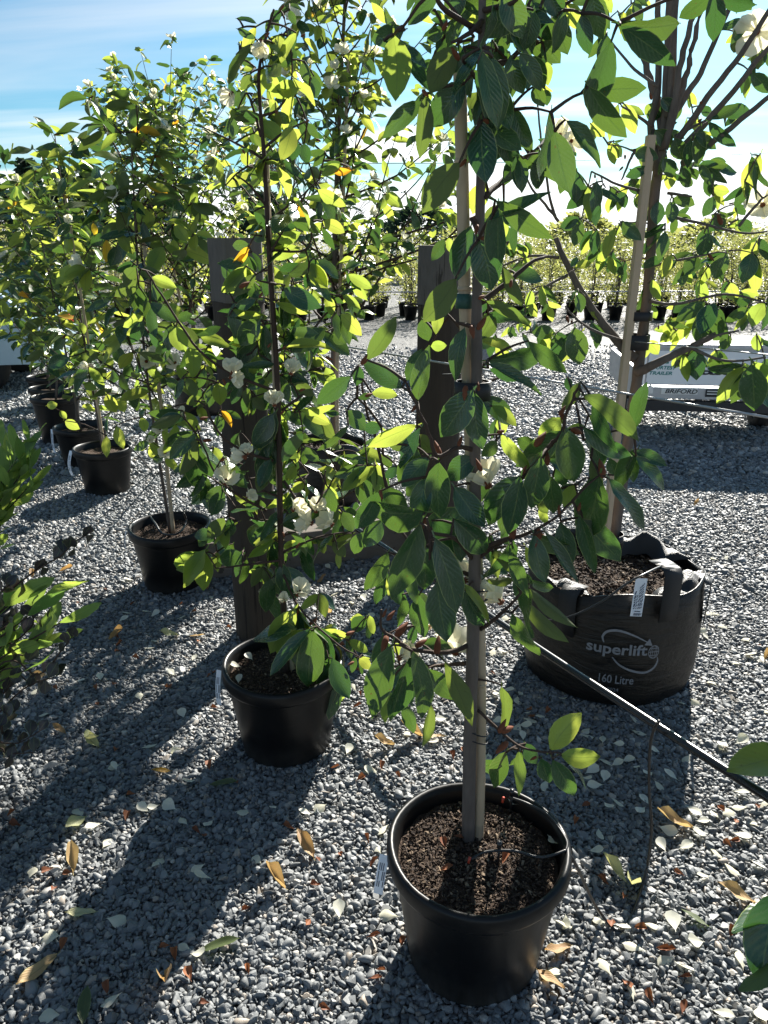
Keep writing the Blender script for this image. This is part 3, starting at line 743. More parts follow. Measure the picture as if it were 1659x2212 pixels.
LM = dict(
 A1='310 280 -10 390 180;210 330 225 960 265 y;620 -60 345 240 160;840 -150 810 165 210;960 40 985 265 190 y;1400 -60 1115 365 290;850 155 715 430 130;1080 380 830 660 160;680 260 530 400 110;800 430 525 900 240 u;880 785 530 1195 260;500 900 440 1490 150 u;1045 498 1210 1200 200;1040 1140 1085 1732 280;1400 500 1610 860 165;1340 1010 1505 1425 155;1200 800 1310 1240 180;1480 50 1420 330 200;1600 60 1560 300 200;1300 330 1200 500 130;1500 380 1640 520 150;1150 560 1130 800 170;1560 480 1650 640 120;1250 -40 1180 200 190;1050 -60 1000 60 170;1000 870 900 1040 160 u;1150 880 1060 1090 180 u;1640 840 1659 1000 100;1240 1240 1330 1400 90;1350 1470 1440 1700 110;1210 1230 1290 1600 110;560 590 450 760 110;600 100 690 180 60 y;950 -60 880 200 150;1180 60 1130 320 180;1330 120 1290 420 190;1080 -40 1160 240 200;1420 250 1380 480 150;700 330 640 540 130;1500 -60 1560 160 170;920 420 860 560 120;1640 -40 1600 140 150;1180 420 1240 640 150;760 -60 700 90 140;440 -60 500 130 140;1270 620 1390 780 110;980 560 920 700 100;1110 1000 1180 1180 110;1560 640 1610 820 100',
 A2='830 115 480 590 260 u;1085 295 955 600 180 y;940 710 810 1230 225;1010 840 1120 1330 275;795 1210 480 1620 240 u;1165 470 1659 800 165;690 840 570 1040 110;1250 530 1060 665 140 u;1360 640 1360 970 75;1580 50 1560 380 130;1400 60 1415 395 125;1080 1420 1530 1600 120 u;1230 1100 1440 1470 110 u;1145 1520 1000 1800 200 u;650 1480 610 1740 110 y;480 1590 540 1800 150;1170 690 1230 820 110;730 820 740 960 70 y',
 A3='150 440 425 30 170 u;480 697 112 450 180;520 630 680 330 150;625 825 720 300 170;1070 130 930 625 150;1150 722 810 1190 285;1160 740 1240 1290 225;620 1055 155 1280 150 y;620 1260 440 1600 205;730 1360 480 1640 195;825 1395 835 1935 235;1165 1355 900 1570 235;285 1070 100 1080 130;70 490 45 690 100;190 750 440 770 110 y;1330 870 1583 1060 110 y;1380 960 1450 1140 110 y;1410 1140 1690 1475 130 y;1220 250 1562 300 85 y;1380 275 1455 470 115 y;1290 510 1690 640 95;1370 1200 1230 1350 150;340 1240 610 1195 160 u;640 1140 775 1310 150 u;745 300 900 300 135 y;300 1330 380 1440 90;430 1440 320 1550 110',
 R5='750 755 535 940 110;725 960 835 1080 125;735 1050 560 1220 42',
 A4='700 120 620 560 200;975 210 1260 590 220;760 530 1185 830 275;965 515 1310 930 225;655 560 380 1290 260;700 770 715 1255 215;790 700 1060 1440 250;810 1110 900 1660 275;640 1230 680 1659 170;260 260 40 680 180;290 520 120 790 175;290 220 520 475 170;345 830 120 1190 150;330 1000 230 1330 115;480 1230 490 1600 115;560 900 600 1330 130;1080 1190 1220 1620 150;1060 1130 1350 1500 100 y;1325 245 1105 300 155;1600 110 1440 690 220;110 640 0 880 130;530 450 560 625 135 y;1520 780 1659 1250 110;1330 820 1570 1040 85 u;1540 1090 1265 1105 85 u;1555 1060 1600 1320 80;600 180 510 310 110;960 560 1100 960 130;300 300 380 460 110',
 A5='650 440 625 830 210;740 520 545 1220 230;920 650 750 1300 190;930 580 1170 1290 170;1080 740 1370 1070 170;1230 670 1500 1290 150 u;1100 1090 1050 1475 90 u;850 1050 930 1390 110;1000 510 1330 560 130;960 340 920 530 90;870 690 690 1020 120;760 500 860 640 90 y;700 900 690 1280 110 y;940 780 900 980 80',
 A6='775 300 1355 655 170 u;585 590 710 1190 265;370 880 290 1450 235;560 510 320 720 200 y;450 1050 490 1480 190;770 600 1220 965 150;880 690 935 1000 155;820 485 1000 612 90 y;740 170 560 450 110 u;620 120 640 260 75;1060 1050 1020 890 160;1020 1090 1400 1570 140;1250 820 1570 960 120;1265 870 1580 1200 130;1240 620 1335 180 140;180 1070 20 1620 190;585 730 440 930 155;500 980 600 1155 150;690 1140 590 1365 130 y;840 890 965 1260 110 u;830 1070 870 1300 110;320 810 140 700 160;250 -218 605 128 150;-150 0 400 270 105;780 600 640 590 60 y;330 1290 440 1420 90 u;360 1350 420 1510 80 y',
 A7='790 70 880 520 180;640 160 930 650 115;460 300 640 610 105 y;500 620 750 745 90;500 700 840 1090 110 u;440 820 770 1230 115 u;330 930 590 1365 140;310 290 490 790 110;540 190 660 660 185;965 0 1120 555 145;150 340 390 560 80 u;250 150 290 290 80;120 200 130 450 140',
 S3='350 1492 540 1265 135 y;412 1520 660 1532 112 y;60 1100 85 1370 60 u;200 1450 270 1575 85;300 1540 350 1700 90;365 1545 500 1800 112;90 1500 10 1720 100;160 1490 185 1750 55 u',
 R3='580 520 790 870 130;770 150 1090 430 115;1340 -60 1345 260 110;600 -60 665 240 130;540 80 585 330 95;690 210 640 400 80;440 720 700 980 90;20 1200 370 1440 100;280 920 275 1140 90;130 660 240 900 100;150 930 180 1160 85;210 340 310 530 110;0 340 70 770 130;300 250 410 380 100;450 20 520 180 90 y;330 370 340 520 70 y;60 -30 180 230 150;250 60 190 300 130;330 -60 420 110 120;150 60 230 330 150;400 100 460 330 110;110 330 180 560 120;250 520 310 640 80')
for k_, tx_ in LM.items(): leaves_from(T1, k_, tx_, YM, -.03, 112, comp=1.1 if k_ in ('A1', 'R3') else .3, cy=.1)
T1.twigs(.32)
for reg, x, y, tx, ty in (('A3', 90, 480, 15, 395), ('A3', 95, 480, 100, 420), ('A3', 130, 780, 165, 705), ('A3', 620, 860, 640, 830), ('A3', 1130, 110, 985, 85), ('A3', 1190, 150, 1350, 240), ('A3', 1200, 730, 1290, 690), ('A3', 1080, 680, 940, 610), ('A3', 1010, 1250, 1130, 1270), ('A3', 840, 1350, 990, 1260),
                          ('A3', 1230, 1490, 1345, 1410), ('A3', 1380, 1120, 1450, 1040), ('A4', 700, 510, 630, 460), ('A4', 1500, 700, 1650, 760), ('A4', 270, 240, 170, 235), ('A5', 770, 440, 690, 300), ('A5', 690, 430, 530, 360), ('A5', 650, 260, 610, 240), ('A5', 1160, 620, 1380, 640), ('A5', 960, 540, 990, 420), ('A5', 690, 290, 640, 210),
                          ('A6', 590, 570, 745, 515), ('A6', 690, 350, 775, 305), ('A6', 540, 490, 490, 400), ('A6', 310, 780, 220, 620), ('A6', 430, 960, 595, 940), ('A6', 180, 1050, 130, 980), ('A6', 720, 1390, 820, 1400), ('A6', 960, 1080, 1180, 1030), ('A6', 660, 620, 820, 480), ('A6', 350, 1550, 250, 1490), ('A6', 540, 1420, 640, 1400), ('A7', 330, 240, 470, 280), ('A7', 600, 160, 490, 65),
                          ('A2', 1000, 700, 920, 610), ('A2', 1030, 830, 1090, 730), ('A2', 1010, 1400, 1040, 1310), ('A2', 900, 80, 850, 40), ('A2', 1310, 1290, 1410, 1265), ('A1', 1060, 1130, 1160, 1020), ('A1', 830, 570, 760, 700), ('A1', 480, 850, 420, 830), ('A1', 670, 290, 620, 200), ('S3', 60, 1380, 150, 1270), ('S3', 95, 1440, 150, 1550), ('S3', 40, 1390, -20, 1350), ('S3', 270, 1530, 290, 1570)):
    a = at(*dp(reg, x, y), YM - .06); b = at(*dp(reg, tx, ty), YM - .07); T1.bud(a, b - a, max(.02, min(.045, (b - a).length)))
for reg, x, y, tx, ty, L, kd, Y in (('A3', 1300, 1640, 1230, 1500, .062, 0, .0), ('A4', 1050, 1100, 1200, 1080, .055, 0, .03), ('A4', 1420, 1310, 1330, 1210, .06, 0, .1), ('A5', 800, 650, 900, 590, .05, 0, .02), ('A5', 1330, 600, 1380, 430, .075, 1, .05), ('A4', 960, 860, 1010, 950, .05, 0, .05), ('A6', 400, 830, 390, 760, .035, 0, .08)):
    a = at(*dp(reg, x, y), YM + Y); b = at(*dp(reg, tx, ty), YM + Y); T1.flower(a, b - a, L, kd, True)
T1.finish(M['twig'])

def cane(name, label, pts, r, group=None, tape=None, nodes=7):
    root = empty(name, pts[0]); tag(root, label, 'cane', group); o = Vector(pts[0]); P = spline(pts, 8)
    b = MB(); b.tube([p - o for p in P], [r * (1 - .12 * i / len(P)) for i in range(len(P))], 12); b.build('shaft', M['cane'], root)
    for k in range(1, nodes):
        i = int(len(P) * k / nodes); t = (P[min(i + 1, len(P) - 1)] - P[i - 1]).normalized()
        m = MB(); m.tube([P[i] - o - t * .004, P[i] - o, P[i] - o + t * .004], [r * .98, r * 1.14, r * .98], 12); m.build('node_ring', M['cane'], root)
    return root
def ties(name, label, c, r, mat, n=2, gap=.012, tilt=.3, w=.0016, group=None, band=0.0, sx=1.0):
    root = empty(name, c); tag(root, label, 'tie', group); q = random.Random(int(c[2] * 1e4))
    for k in range(n):
        b = MB(); z0 = (k - (n - 1) / 2) * gap
        if band:
            b.lathe([(r, z0 - band / 2), (r + .003, z0 - band / 2), (r + .003, z0 + band / 2), (r, z0 + band / 2)], 20)
            b.v = [(x * sx, y, z) for x, y, z in b.v]
        else:
            a0 = q.uniform(0, 6); b.tube([(r * sx * math.cos(a), r * math.sin(a), z0 + tilt * r * math.sin(a + a0)) for a in np.linspace(0, 6.2832, 21)], w, 6, caps=False)
        b.build('loop', mat, root)
    return root
c0 = gr(1035, 1812, SZ)
cp = [Vector((c0.x, c0.y + .005, SZ - .03))] + [at(u, v, YM + .02) for u, v in ((1038, 1600), (1036, 1350), (1024, 1100), (1016, 950), (1008, 750), (1004, 623), (1000, 430), (996, 274), (993, 150))]
cane('bamboo_cane', 'thick pale bamboo cane beside the trunk of the dark leaved magnolia', cp, .0125, nodes=6)
def mid(i): return (tp[i] + cp[min(i, len(cp) - 1)]) / 2
for v, lb in ((1585, 'pair of thin black wire loops tying trunk and cane above the mulched pot'), (1290, 'pair of thin black wire loops tying trunk and cane among drooping leaves')):
    p = at(1027 if v > 1400 else 1024, v, YM + .01); ties('trunk_tie', lb, p, .0245, M['tie'], 2, .024, .5, sx=1.15)
p = at(1021, 843, YM + .01); ties('trunk_tie', 'black strap around trunk and cane in front of the boulder', p, .024, M['tie'], 1, .0, .2, band=.035, sx=1.3)
p = at(1003, 650, YM + .02); ties('cane_tape', 'dark green tape wrapped round the pale bamboo cane', p, .0135, M['tape'], 1, 0, 0, band=.026)
# ------------------------------------------------------------------ second magnolia (pot by the round post)
Y2 = 2.134; b2 = Vector((P2[0] + .01, P2[1], .27))
T2 = Plant('magnolia_tree', 'slender magnolia with cream flowers low down, rising in front of the round post', 'tree', b2)
t2 = [b2] + [at(u, v, Y2) for u, v in ((612, 1300), (606, 1150), (604, 1000), (600, 850), (592, 700), (582, 560), (576, 430), (570, 330), (562, 230), (560, 150), (580, 60), (592, 20))]
T2.trunk(t2, .0105, .0028, M['twig'])
limbs_from(T2, 'R4', '1650 840 0 1400 740 -.04 1200 600 -.08 1000 310 -.1 880 120 -.12; 1640 1260 0 1480 1210 -.05 1330 1110 -.08 1230 930 -.1 1170 900 -.1; 1600 1560 0 1420 1460 -.05 1290 1330 -.08 1180 1050 -.1', Y2, .005, .0022)
limbs_from(T2, 'R5', '320 1480 0 200 1430 -.02; 350 1380 0 480 1560 -.05 570 1480 -.08 600 1320 -.1; 340 960 0 440 880 .03 520 830 .05; 310 600 0 480 520 .05 600 380 .1 680 330 .12; 300 200 0 200 180 -.04', Y2, .0045, .002)
limbs_from(T2, 'S2', '340 350 0 100 380 -.04 -60 400 -.06; 345 300 0 560 210 .03 750 180 .06; 340 420 0 420 600 -.08 520 720 -.14 680 860 -.22 800 930 -.25; 350 200 0 420 180 -.04', Y2, .0045, .002)
limbs_from(T2, 'R2', '240 1350 0 330 1270 .03 440 1190 .06 560 1080 .1; 240 1240 0 150 1120 -.03 60 1050 -.05; 220 900 0 340 800 -.03 480 730 -.05; 210 820 0 130 560 .05 60 700 .04; 200 700 0 330 640 .03 400 420 .05 350 110 .06; 250 1550 0 350 1380 -.03; 245 1500 0 480 1500 .02 520 1330 .03; 215 950 0 60 860 .1 -150 760 .15', Y2, .004, .0018)
LM2 = dict(
 R5='0 215 115 90 70;180 140 40 270 70 u;280 90 330 230 62 y;345 225 575 340 110;500 70 610 222 92 y;735 140 880 230 62 y;700 265 815 345 52 y;690 380 820 505 80 y;205 410 60 580 120;190 545 60 690 92;300 680 90 695 48;365 580 660 552 62 y;300 970 165 1210 120;300 1130 185 1350 112;360 960 470 1060 62;380 480 560 502 60;300 310 500 400 55 y;100 300 20 405 52;60 340 250 420 42 u;400 800 530 872 70 u;440 960 650 942 50 y;560 980 600 1070 42 y;420 1090 500 1130 50;900 1290 700 1450 85 y;850 1290 660 1430 55;620 1420 610 1630 105;340 1640 500 1550 42;470 1390 400 1452 62 y;360 1440 180 1480 52;350 600 300 720 60 y;340 740 500 800 70;300 850 200 960 80;330 1180 450 1250 60 u;420 1290 360 1380 60 y;240 760 120 830 60;520 640 590 700 60 y;600 700 660 800 60 y;480 440 420 520 60 y;560 560 480 640 70;200 620 140 760 60 y;330 400 430 470 60 y;150 180 220 300 60;420 680 330 760 60;540 720 620 780 55;470 1180 560 1260 60;250 1180 330 1290 70 u;160 880 230 960 70 u;410 200 480 280 60 y;600 260 640 400 60 y;640 500 720 560 60',
 S2='290 222 130 340 52 y;300 150 160 205 62;100 310 -60 360 100;220 390 160 512 62 u;230 400 290 512 62 u;270 460 240 665 100;340 370 360 560 92;420 640 262 922 132 y;505 762 280 1052 72;550 770 640 960 92;600 800 700 830 110;640 940 740 1180 112;680 1040 610 1300 82;840 690 760 782 102;560 550 600 690 70 u;740 830 860 900 60 y;800 940 870 1010 60 y;370 20 500 50 50;640 240 720 330 70 u;570 230 590 310 60 u;700 60 760 180 80;470 220 400 330 60',
 R4='1480 92 1330 250 92 y;1490 0 1395 110 42 o;1540 290 1370 400 62;1400 350 1610 425 52 y;1540 400 1400 580 132;1530 540 1430 685 90;1330 960 1400 1055 40 o;1640 980 1512 1170 112;1650 1140 1540 1350 92;1450 810 1390 922 62;1310 790 1330 932 92 y;1200 520 1390 575 52 y;1240 590 1340 632 34 y;1060 450 1190 590 92 u;1070 410 1155 380 82;900 310 1060 420 72;1040 450 1110 612 112 y;1150 560 1160 762 92 y;900 460 1040 440 50 u;1180 1100 1022 1252 92;1180 1130 1070 1352 82 u;1170 1270 1100 1410 62 u;1220 1340 1150 1502 52;1085 985 910 1080 62 u;940 985 1060 975 40 y;1340 1440 1270 1592 92;1530 1490 1490 1585 92;1500 820 1480 920 70 u;1230 700 1190 830 60;1210 880 1120 920 60 u;1280 1180 1340 1260 60 y;1000 560 930 620 50 y;1120 760 1180 880 60 u;860 420 790 560 70;830 180 690 270 80 u;820 100 740 200 70 u;910 160 1060 220 70 y;940 150 950 240 60',
 S1='1240 282 1088 522 92 y;1350 100 1240 222 92 u;1285 195 1150 202 72;1400 250 1330 340 80;1300 330 1230 450 60 u',
 R2='350 215 220 350 92 y;205 415 330 560 92 y;455 512 260 572 92 y;220 725 350 850 92 y;350 805 475 800 62 y;70 175 180 230 42;95 250 170 332 42;85 355 160 402 42;330 65 265 142 72;380 60 420 152 42;390 170 395 302 62;470 370 480 502 62;530 460 540 592 62;270 345 380 402 52;150 440 90 540 62 u;170 600 230 642 62;40 650 170 762 52;30 700 40 832 72;440 620 465 685 60;430 850 400 962 72;470 860 490 992 62;490 740 550 832 50;270 960 500 1082 52;600 925 520 1002 42;690 985 570 1060 52 y;760 1022 640 1032 42 o;550 1140 720 1242 72 y;470 1190 620 1202 34;435 1235 502 1322 52 o;395 1320 490 1357 42 o;580 1340 510 1402 72 y;580 1330 720 1397 72 y;270 1470 452 1400 72 y;275 1550 440 1490 82 y;180 1230 230 1342 92 y;285 1360 430 1362 50;140 1480 35 1602 42 o;500 1580 612 1720 80 y;320 1622 450 1592 50;0 1112 132 1032 72 y;130 1000 100 900 70 y;300 470 380 520 60;260 600 320 660 60 y;170 800 250 880 60 u;120 560 40 640 70;330 700 400 640 60;350 240 320 330 50;410 290 370 400 60;280 120 240 190 50;200 260 150 320 50 u')
for k_, tx_ in LM2.items(): leaves_from(T2, k_, tx_, Y2, 0, 78, comp=.8 if k_ == 'R2' else 1.7, cy=.22)
def fill(pl, n, u0, u1, v0, v1, Ya, Yb, L, young=.25):
    q = pl.q
    for k in range(n):
        B = at(q.uniform(u0, u1), q.uniform(v0, v1), q.uniform(Ya, Yb)); a = q.uniform(0, 6.28)
        d = Vector((math.cos(a), math.sin(a), q.gauss(-.5, .4))).normalized(); pl.leaf(B, B + d * L * q.uniform(.75, 1.15), Vector((q.gauss(0, .6), q.gauss(0, .6), 1)), 'leaf_young' if q.random() < young else ('leaf_under' if q.random() < .2 else 'leaf'), q.uniform(.9, 1.15))
fill(T2, 40, 535, 640, 50, 560, 2.07, 2.24, .095, .5); fill(T2, 48, 610, 800, 900, 1190, 2.12, 2.42, .115); fill(T2, 30, 600, 690, 560, 900, 2.14, 2.4, .11); fill(T2, 34, 450, 600, 700, 1150, 2.12, 2.4, .11)
T2.twigs(.35)
for reg, x, y, tx, ty in (('R5', 80, 220, 40, 120), ('R5', 250, 580, 240, 560), ('R5', 340, 590, 330, 560), ('R5', 350, 960, 330, 950), ('R5', 200, 280, 170, 250), ('S2', 440, 640, 400, 620), ('S2', 500, 740, 480, 690), ('S2', 720, 800, 740, 740), ('S2', 770, 960, 790, 1010), ('S2', 420, 280, 460, 300), ('R4', 1220, 1140, 1240, 1090), ('R4', 1200, 1010, 1210, 960), ('R4', 1340, 770, 1290, 780), ('R4', 1320, 1260, 1330, 1220),
                          ('R2', 350, 30, 330, 10), ('R2', 240, 220, 265, 210), ('R2', 450, 220, 450, 180), ('R2', 500, 720, 520, 700), ('R2', 570, 850, 580, 880), ('R2', 100, 900, 70, 890), ('R2', 300, 660, 270, 640), ('S2', 340, 180, 300, 190), ('R5', 440, 840, 450, 800), ('R5', 600, 640, 640, 600)):
    a = at(*dp(reg, x, y), Y2 - .06); b = at(*dp(reg, tx, ty), Y2 - .07); T2.bud(a, b - a, max(.018, min(.04, (b - a).length)))
for reg, x, y, tx, ty, L, kd in (('S2', 520, 130, 460, 110, .058, 1), ('S2', 640, 140, 590, 100, .058, 1), ('S2', 430, 560, 460, 500, .06, 0), ('S2', 540, 60, 560, 0, .05, 0), ('S2', 400, 50, 440, 20, .05, 0), ('R4', 1350, 1400, 1370, 1340, .056, 1), ('R4', 1480, 1240, 1400, 1230, .052, 0), ('R4', 1490, 1220, 1480, 1170, .035, 0), ('R4', 1395, 740, 1390, 670, .048, 0), ('R4', 1380, 760, 1450, 770, .042, 0), ('R4', 1650, 930, 1640, 870, .045, 0), ('R4', 1480, 1480, 1520, 1460, .035, 0), ('R5', 290, 910, 275, 880, .04, 0), ('R5', 390, 740, 395, 690, .045, 0), ('S2', 350, 600, 350, 570, .035, 0), ('R2', 40, 560, 20, 570, .04, 1), ('R2', 210, 240, 205, 290, .04, 0)):
    a = at(*dp(reg, x, y), Y2 - .07); b = at(*dp(reg, tx, ty), Y2 - .08); T2.flower(a, b - a, L, kd, True)
T2.finish(M['twig'], 300)
cane('bamboo_cane', 'pale cane tied to the slender magnolia in front of the round post', [Vector((P2[0] + .03, P2[1] + .01, .26))] + [at(u, v, Y2 + .02) for u, v in ((611, 1280), (600, 950), (590, 700), (578, 450), (574, 335))], .0095)

# ------------------------------------------------------------------ row of magnolias to the left
GR_ = 'magnolias in the receding row'
def row_tree(P, top, label, n_br, blen, seed, z0=.12, leaf=.115, dense=1.0, flowers=2, young=.36, limit=300, canex=None, soil=.265, sub=.5, extra=None, canelab=None, leanx=0.0, ctop=1.0):
    b = Vector((P[0], P[1], soil)); pl = Plant('magnolia_tree', label, 'tree', b, None)
    grow(pl, b, top, n_br, blen, z0, leaf, seed, dense, flowers, young=young, r=.009, sub=sub)
    if extra: extra(pl)
    pl.finish(M['twig'], limit)
    if canelab: cane('bamboo_cane', canelab, [b + Vector((.02, -.02, 0)), b.lerp(Vector(top), .5 * ctop) + Vector((.02, -.02, 0)), b.lerp(Vector(top), ctop) + Vector((.015, -.015, 0))], .0095, nodes=6)
def f3(pl):
    for reg, x, y, L, kd in (('R4', 880, 670, .06, 1), ('R4', 960, 640, .065, 1), ('R4', 1060, 680, .062, 1), ('R4', 990, 1220, .06, 0), ('R4', 970, 1080, .05, 0), ('R4', 895, 1140, .035, 0), ('R4', 1110, 970, .035, 0), ('R4', 530, 700, .04, 0)):
        a = at(*dp(reg, x, y), P3[1] - .15); pl.flower(a, Vector((pl.q.gauss(0, .3), -.8, .5)), L, kd, True); pl.leaf(a + Vector((0, .01, 0)), a + Vector((.05, .02, -.09)), Vector((0, -1, .3)), 'leaf_young'); pl.leaf(a + Vector((0, .01, 0)), a + Vector((-.08, .02, -.05)), Vector((0, -1, .3)), 'leaf')
    leaves_from(pl, 'R1', '720 1380 800 1530 100 y;980 1480 900 1650 100 y;820 1230 720 1200 40;900 1270 890 1370 60 y;1050 1345 1130 1450 70 y;1040 1440 1060 1540 60 y;640 1440 640 1580 50 o;560 1340 570 1420 34 o;880 1110 1010 1160 40 o;550 1480 610 1400 70;700 1480 660 1600 90;990 1490 1060 1500 60 y;760 780 780 830 70;620 1180 720 1200 40', P3[1], -.1, 70)
    leaves_from(pl, 'R4', '940 0 900 130 90 y;690 60 700 0 70;500 60 460 120 80 y;640 20 690 60 50 y;1000 310 1100 430 90 y;690 560 740 690 70;780 660 750 780 60;910 720 1000 800 60;500 800 580 830 70 y;640 860 700 980 70 y;710 860 750 970 70 y;800 820 820 980 60;1000 760 1090 840 60;850 1000 870 1090 70 y;700 1050 740 1190 60 y;640 1110 640 1240 50 y;480 430 510 500 60 y;410 320 450 390 60 y;480 620 590 640 70 u;290 700 420 640 80;280 930 350 920 50 y;360 960 400 1010 70 y;390 1020 470 1070 60 y;920 1150 905 1270 40 y;870 1140 850 1200 40 y', P3[1], -.05, 50)
    pl.twigs(.3)
def trunk_to(u, v, P): return at(u, v, P[1])
row_tree(P3, trunk_to(282, 285, P3), 'magnolia with three cream flowers in a cluster and a bare lower stem', 26, lambda t: .42 * (1 - .75 * t) + .06, 31, .30, .13, 1.0, 3, extra=f3, canelab='pale bamboo cane standing bare above the pot with the looped drip tube', ctop=.8)
row_tree(P4, trunk_to(118, 290, P4), 'magnolia in the receding row with a long thin leader above its neighbours', 23, lambda t: .62 * (1 - .85 * t) + .04, 47, .10, .14, .85, 4, canelab='weathered cane behind the pot with the curled label', ctop=.82)
row_tree(P5, trunk_to(60, 400, P5), 'magnolia in the receding row over the pot with the straight label', 21, lambda t: .55 * (1 - .7 * t) + .06, 52, .10, .14, .85, 3, limit=260)
row_tree(P6, trunk_to(150, 395, P6), 'magnolia in the receding row growing from the tall pot of pale bark', 21, lambda t: .6 * (1 - .7 * t) + .06, 63, .12, .14, .85, 3, limit=260, soil=.35)
row_tree(P7, trunk_to(40, 430, P7), 'magnolia in the receding row growing from the dusty worn pot', 24, lambda t: .6 * (1 - .6 * t) + .08, 74, .10, .15, 1.0, 2, limit=240)
row_tree(P8, trunk_to(120, 450, P8), 'bushy magnolia at the far end of the receding row', 24, lambda t: .65 * (1 - .5 * t) + .1, 85, .08, .15, 1.0, 2, limit=240)

# ------------------------------------------------------------------ grow bags
def wallpt(c, rad, ang, z): return Vector((c[0] + rad * math.sin(ang), c[1] - rad * math.cos(ang), z))
def make_bag(name, label, c, rad, h, seed=0, soil=True):
    root = empty(name, (c[0], c[1], .004)); tag(root, label, 'grow bag'); q = random.Random(seed)
    ph = [q.uniform(0, 6.28) for _ in range(6)]
    def wob(r, z, w, j):
        k = z / h
        return r * (1 + .012 * math.sin(2 * w + ph[0]) + .009 * math.sin(5 * w + ph[1] + 3 * k) + .007 * math.sin(9 * w + ph[2] - 5 * k)), z + (k ** 6) * (.014 * math.sin(2 * w + ph[3]) + .012 * math.sin(5 * w + ph[4]))
    b = MB(); b.lathe([(.001, .003), (rad * .90, .003), (rad * .955, .012), (rad * .985, .06), (rad * 1.0, h * .3), (rad, h * .6), (rad * .985, h * .85), (rad * .975, h), (rad * .962, h + .001), (rad * .95, h * .96), (rad * .945, h * .80)], 96, wob=wob)
    b.build('wall', M['bag'], root)
    s = MB(); s.disc(rad * .945, h - .075, 40, rough=.012, rings=8, seed=seed); s.build('soil', M['soil'], root)
    npr = np.random.RandomState(seed + 5); n = 2600; a = npr.uniform(0, 6.283, n); rr = rad * .92 * np.sqrt(npr.rand(n))
    l = np.clip(npr.lognormal(0, .5, n), .4, 2.5) * .009
    o = scatter('bark_mulch', np.stack([rr * np.cos(a), rr * np.sin(a), h - .066 + npr.uniform(-.004, .01, n)], 1), np.stack([npr.normal(0, .4, n), npr.normal(0, .4, n), npr.uniform(0, 6.28, n)], 1), np.stack([l, l * .45, l * .3], 1), npr.randint(0, 4, n), CHIPS, root); o['kind'] = 'stuff'
    return root
def ribbon(name, root, mat, path, width, thick=.004, seg=6):
    """a strap: path of (point, sideways direction)"""
    b = MB(); n = len(path); vs = []
    for p, sd, nr in path:
        for k in (-.5, .5):
            vs += [p + sd * width * k + nr * thick, p + sd * width * k]
    fs = []
    for i in range(n - 1):
        a, c = i * 4, (i + 1) * 4
        fs += [(a, a + 2, c + 2, c), (a + 1, c + 1, c + 3, a + 3), (a, c, c + 1, a + 1), (a + 2, a + 3, c + 3, c + 2)]
    fs += [(0, 1, 3, 2), (n * 4 - 4, n * 4 - 2, n * 4 - 1, n * 4 - 3)]
    b.add(vs, fs, True); return b.build(name, mat, root)
def flap(root, c, rad, a0, a1, h, depth_, fold, seed, name='folded_rim'):
    """the crumpled top of the bag, folded inwards"""
    q = random.Random(seed); ph = [q.uniform(0, 6) for _ in range(4)]; vs = []; na, nb = 26, 8
    for i in range(na + 1):
        a = a0 + (a1 - a0) * i / na; e = max(0.0, math.sin(math.pi * i / na)) ** .5
        for j in range(nb + 1):
            t = j / nb
            r = rad * .965 - depth_ * e * t * (1 + .25 * math.sin(a * 7 + ph[0]))
            z = h - .012 + e * fold * math.sin(math.pi * t * .95) * (1 + .45 * math.sin(a * 9 + ph[1])) - .045 * t * e + .006 * math.sin(a * 23 + t * 6 + ph[2])
            vs.append((r * math.sin(a), -r * math.cos(a), z))
    m = nb + 1; b = MB(); b.add(vs, [(i * m + j, i * m + j + 1, (i + 1) * m + j + 1, (i + 1) * m + j) for i in range(na) for j in range(nb)], True)
    o = b.build(name, M['weave'], root); return o

BC, BR, BH = (.90, 2.63), .33, .45
bagr = make_bag('grow_bag', 'large black grow bag printed superlift 160 Litre standing on gravel', BC, BR, BH, 3)
flap(bagr, BC, BR, R(100), R(200), BH, .10, .055, 1); flap(bagr, BC, BR, R(10), R(80), BH, .12, .05, 2); flap(bagr, BC, BR, R(-75), R(-5), BH, .07, .03, 3)
A0 = math.atan2(-BC[0], BC[1]) * -1          # facing the yard's near side
FA = -math.atan2(BC[0], BC[1])
def bagpt(x, y, off=.003):
    """a point on the bag wall: x metres round the wall, y metres up, from the middle of the print"""
    a = FA + R(9) + x / BR; return Vector(((BR + off) * 1.014 * math.sin(a), -(BR + off) * 1.014 * math.cos(a), y))
ZL = at(1350, 1405, BC[1] - BR * .97).z; LU = 3.1e-4
def lx(X): return (X - 560) * LU
def ly(Y): return ZL + (1300 - Y) * LU * 1.12
def text_mesh(body, size, shear=0.0, bold=0.0, extrude=0.0):
    cu = bpy.data.curves.new('text', 'FONT'); cu.body = body; cu.size = size; cu.shear = shear; cu.offset = bold; cu.extrude = extrude
    cu.align_x = 'CENTER'; cu.align_y = 'CENTER'; cu.resolution_u = 3
    o = bpy.data.objects.new('text', cu); COL.objects.link(o)
    dg = bpy.context.evaluated_depsgraph_get(); me = bpy.data.meshes.new_from_object(o.evaluated_get(dg))
    COL.objects.unlink(o); bpy.data.objects.remove(o); bpy.data.curves.remove(cu)
    return me
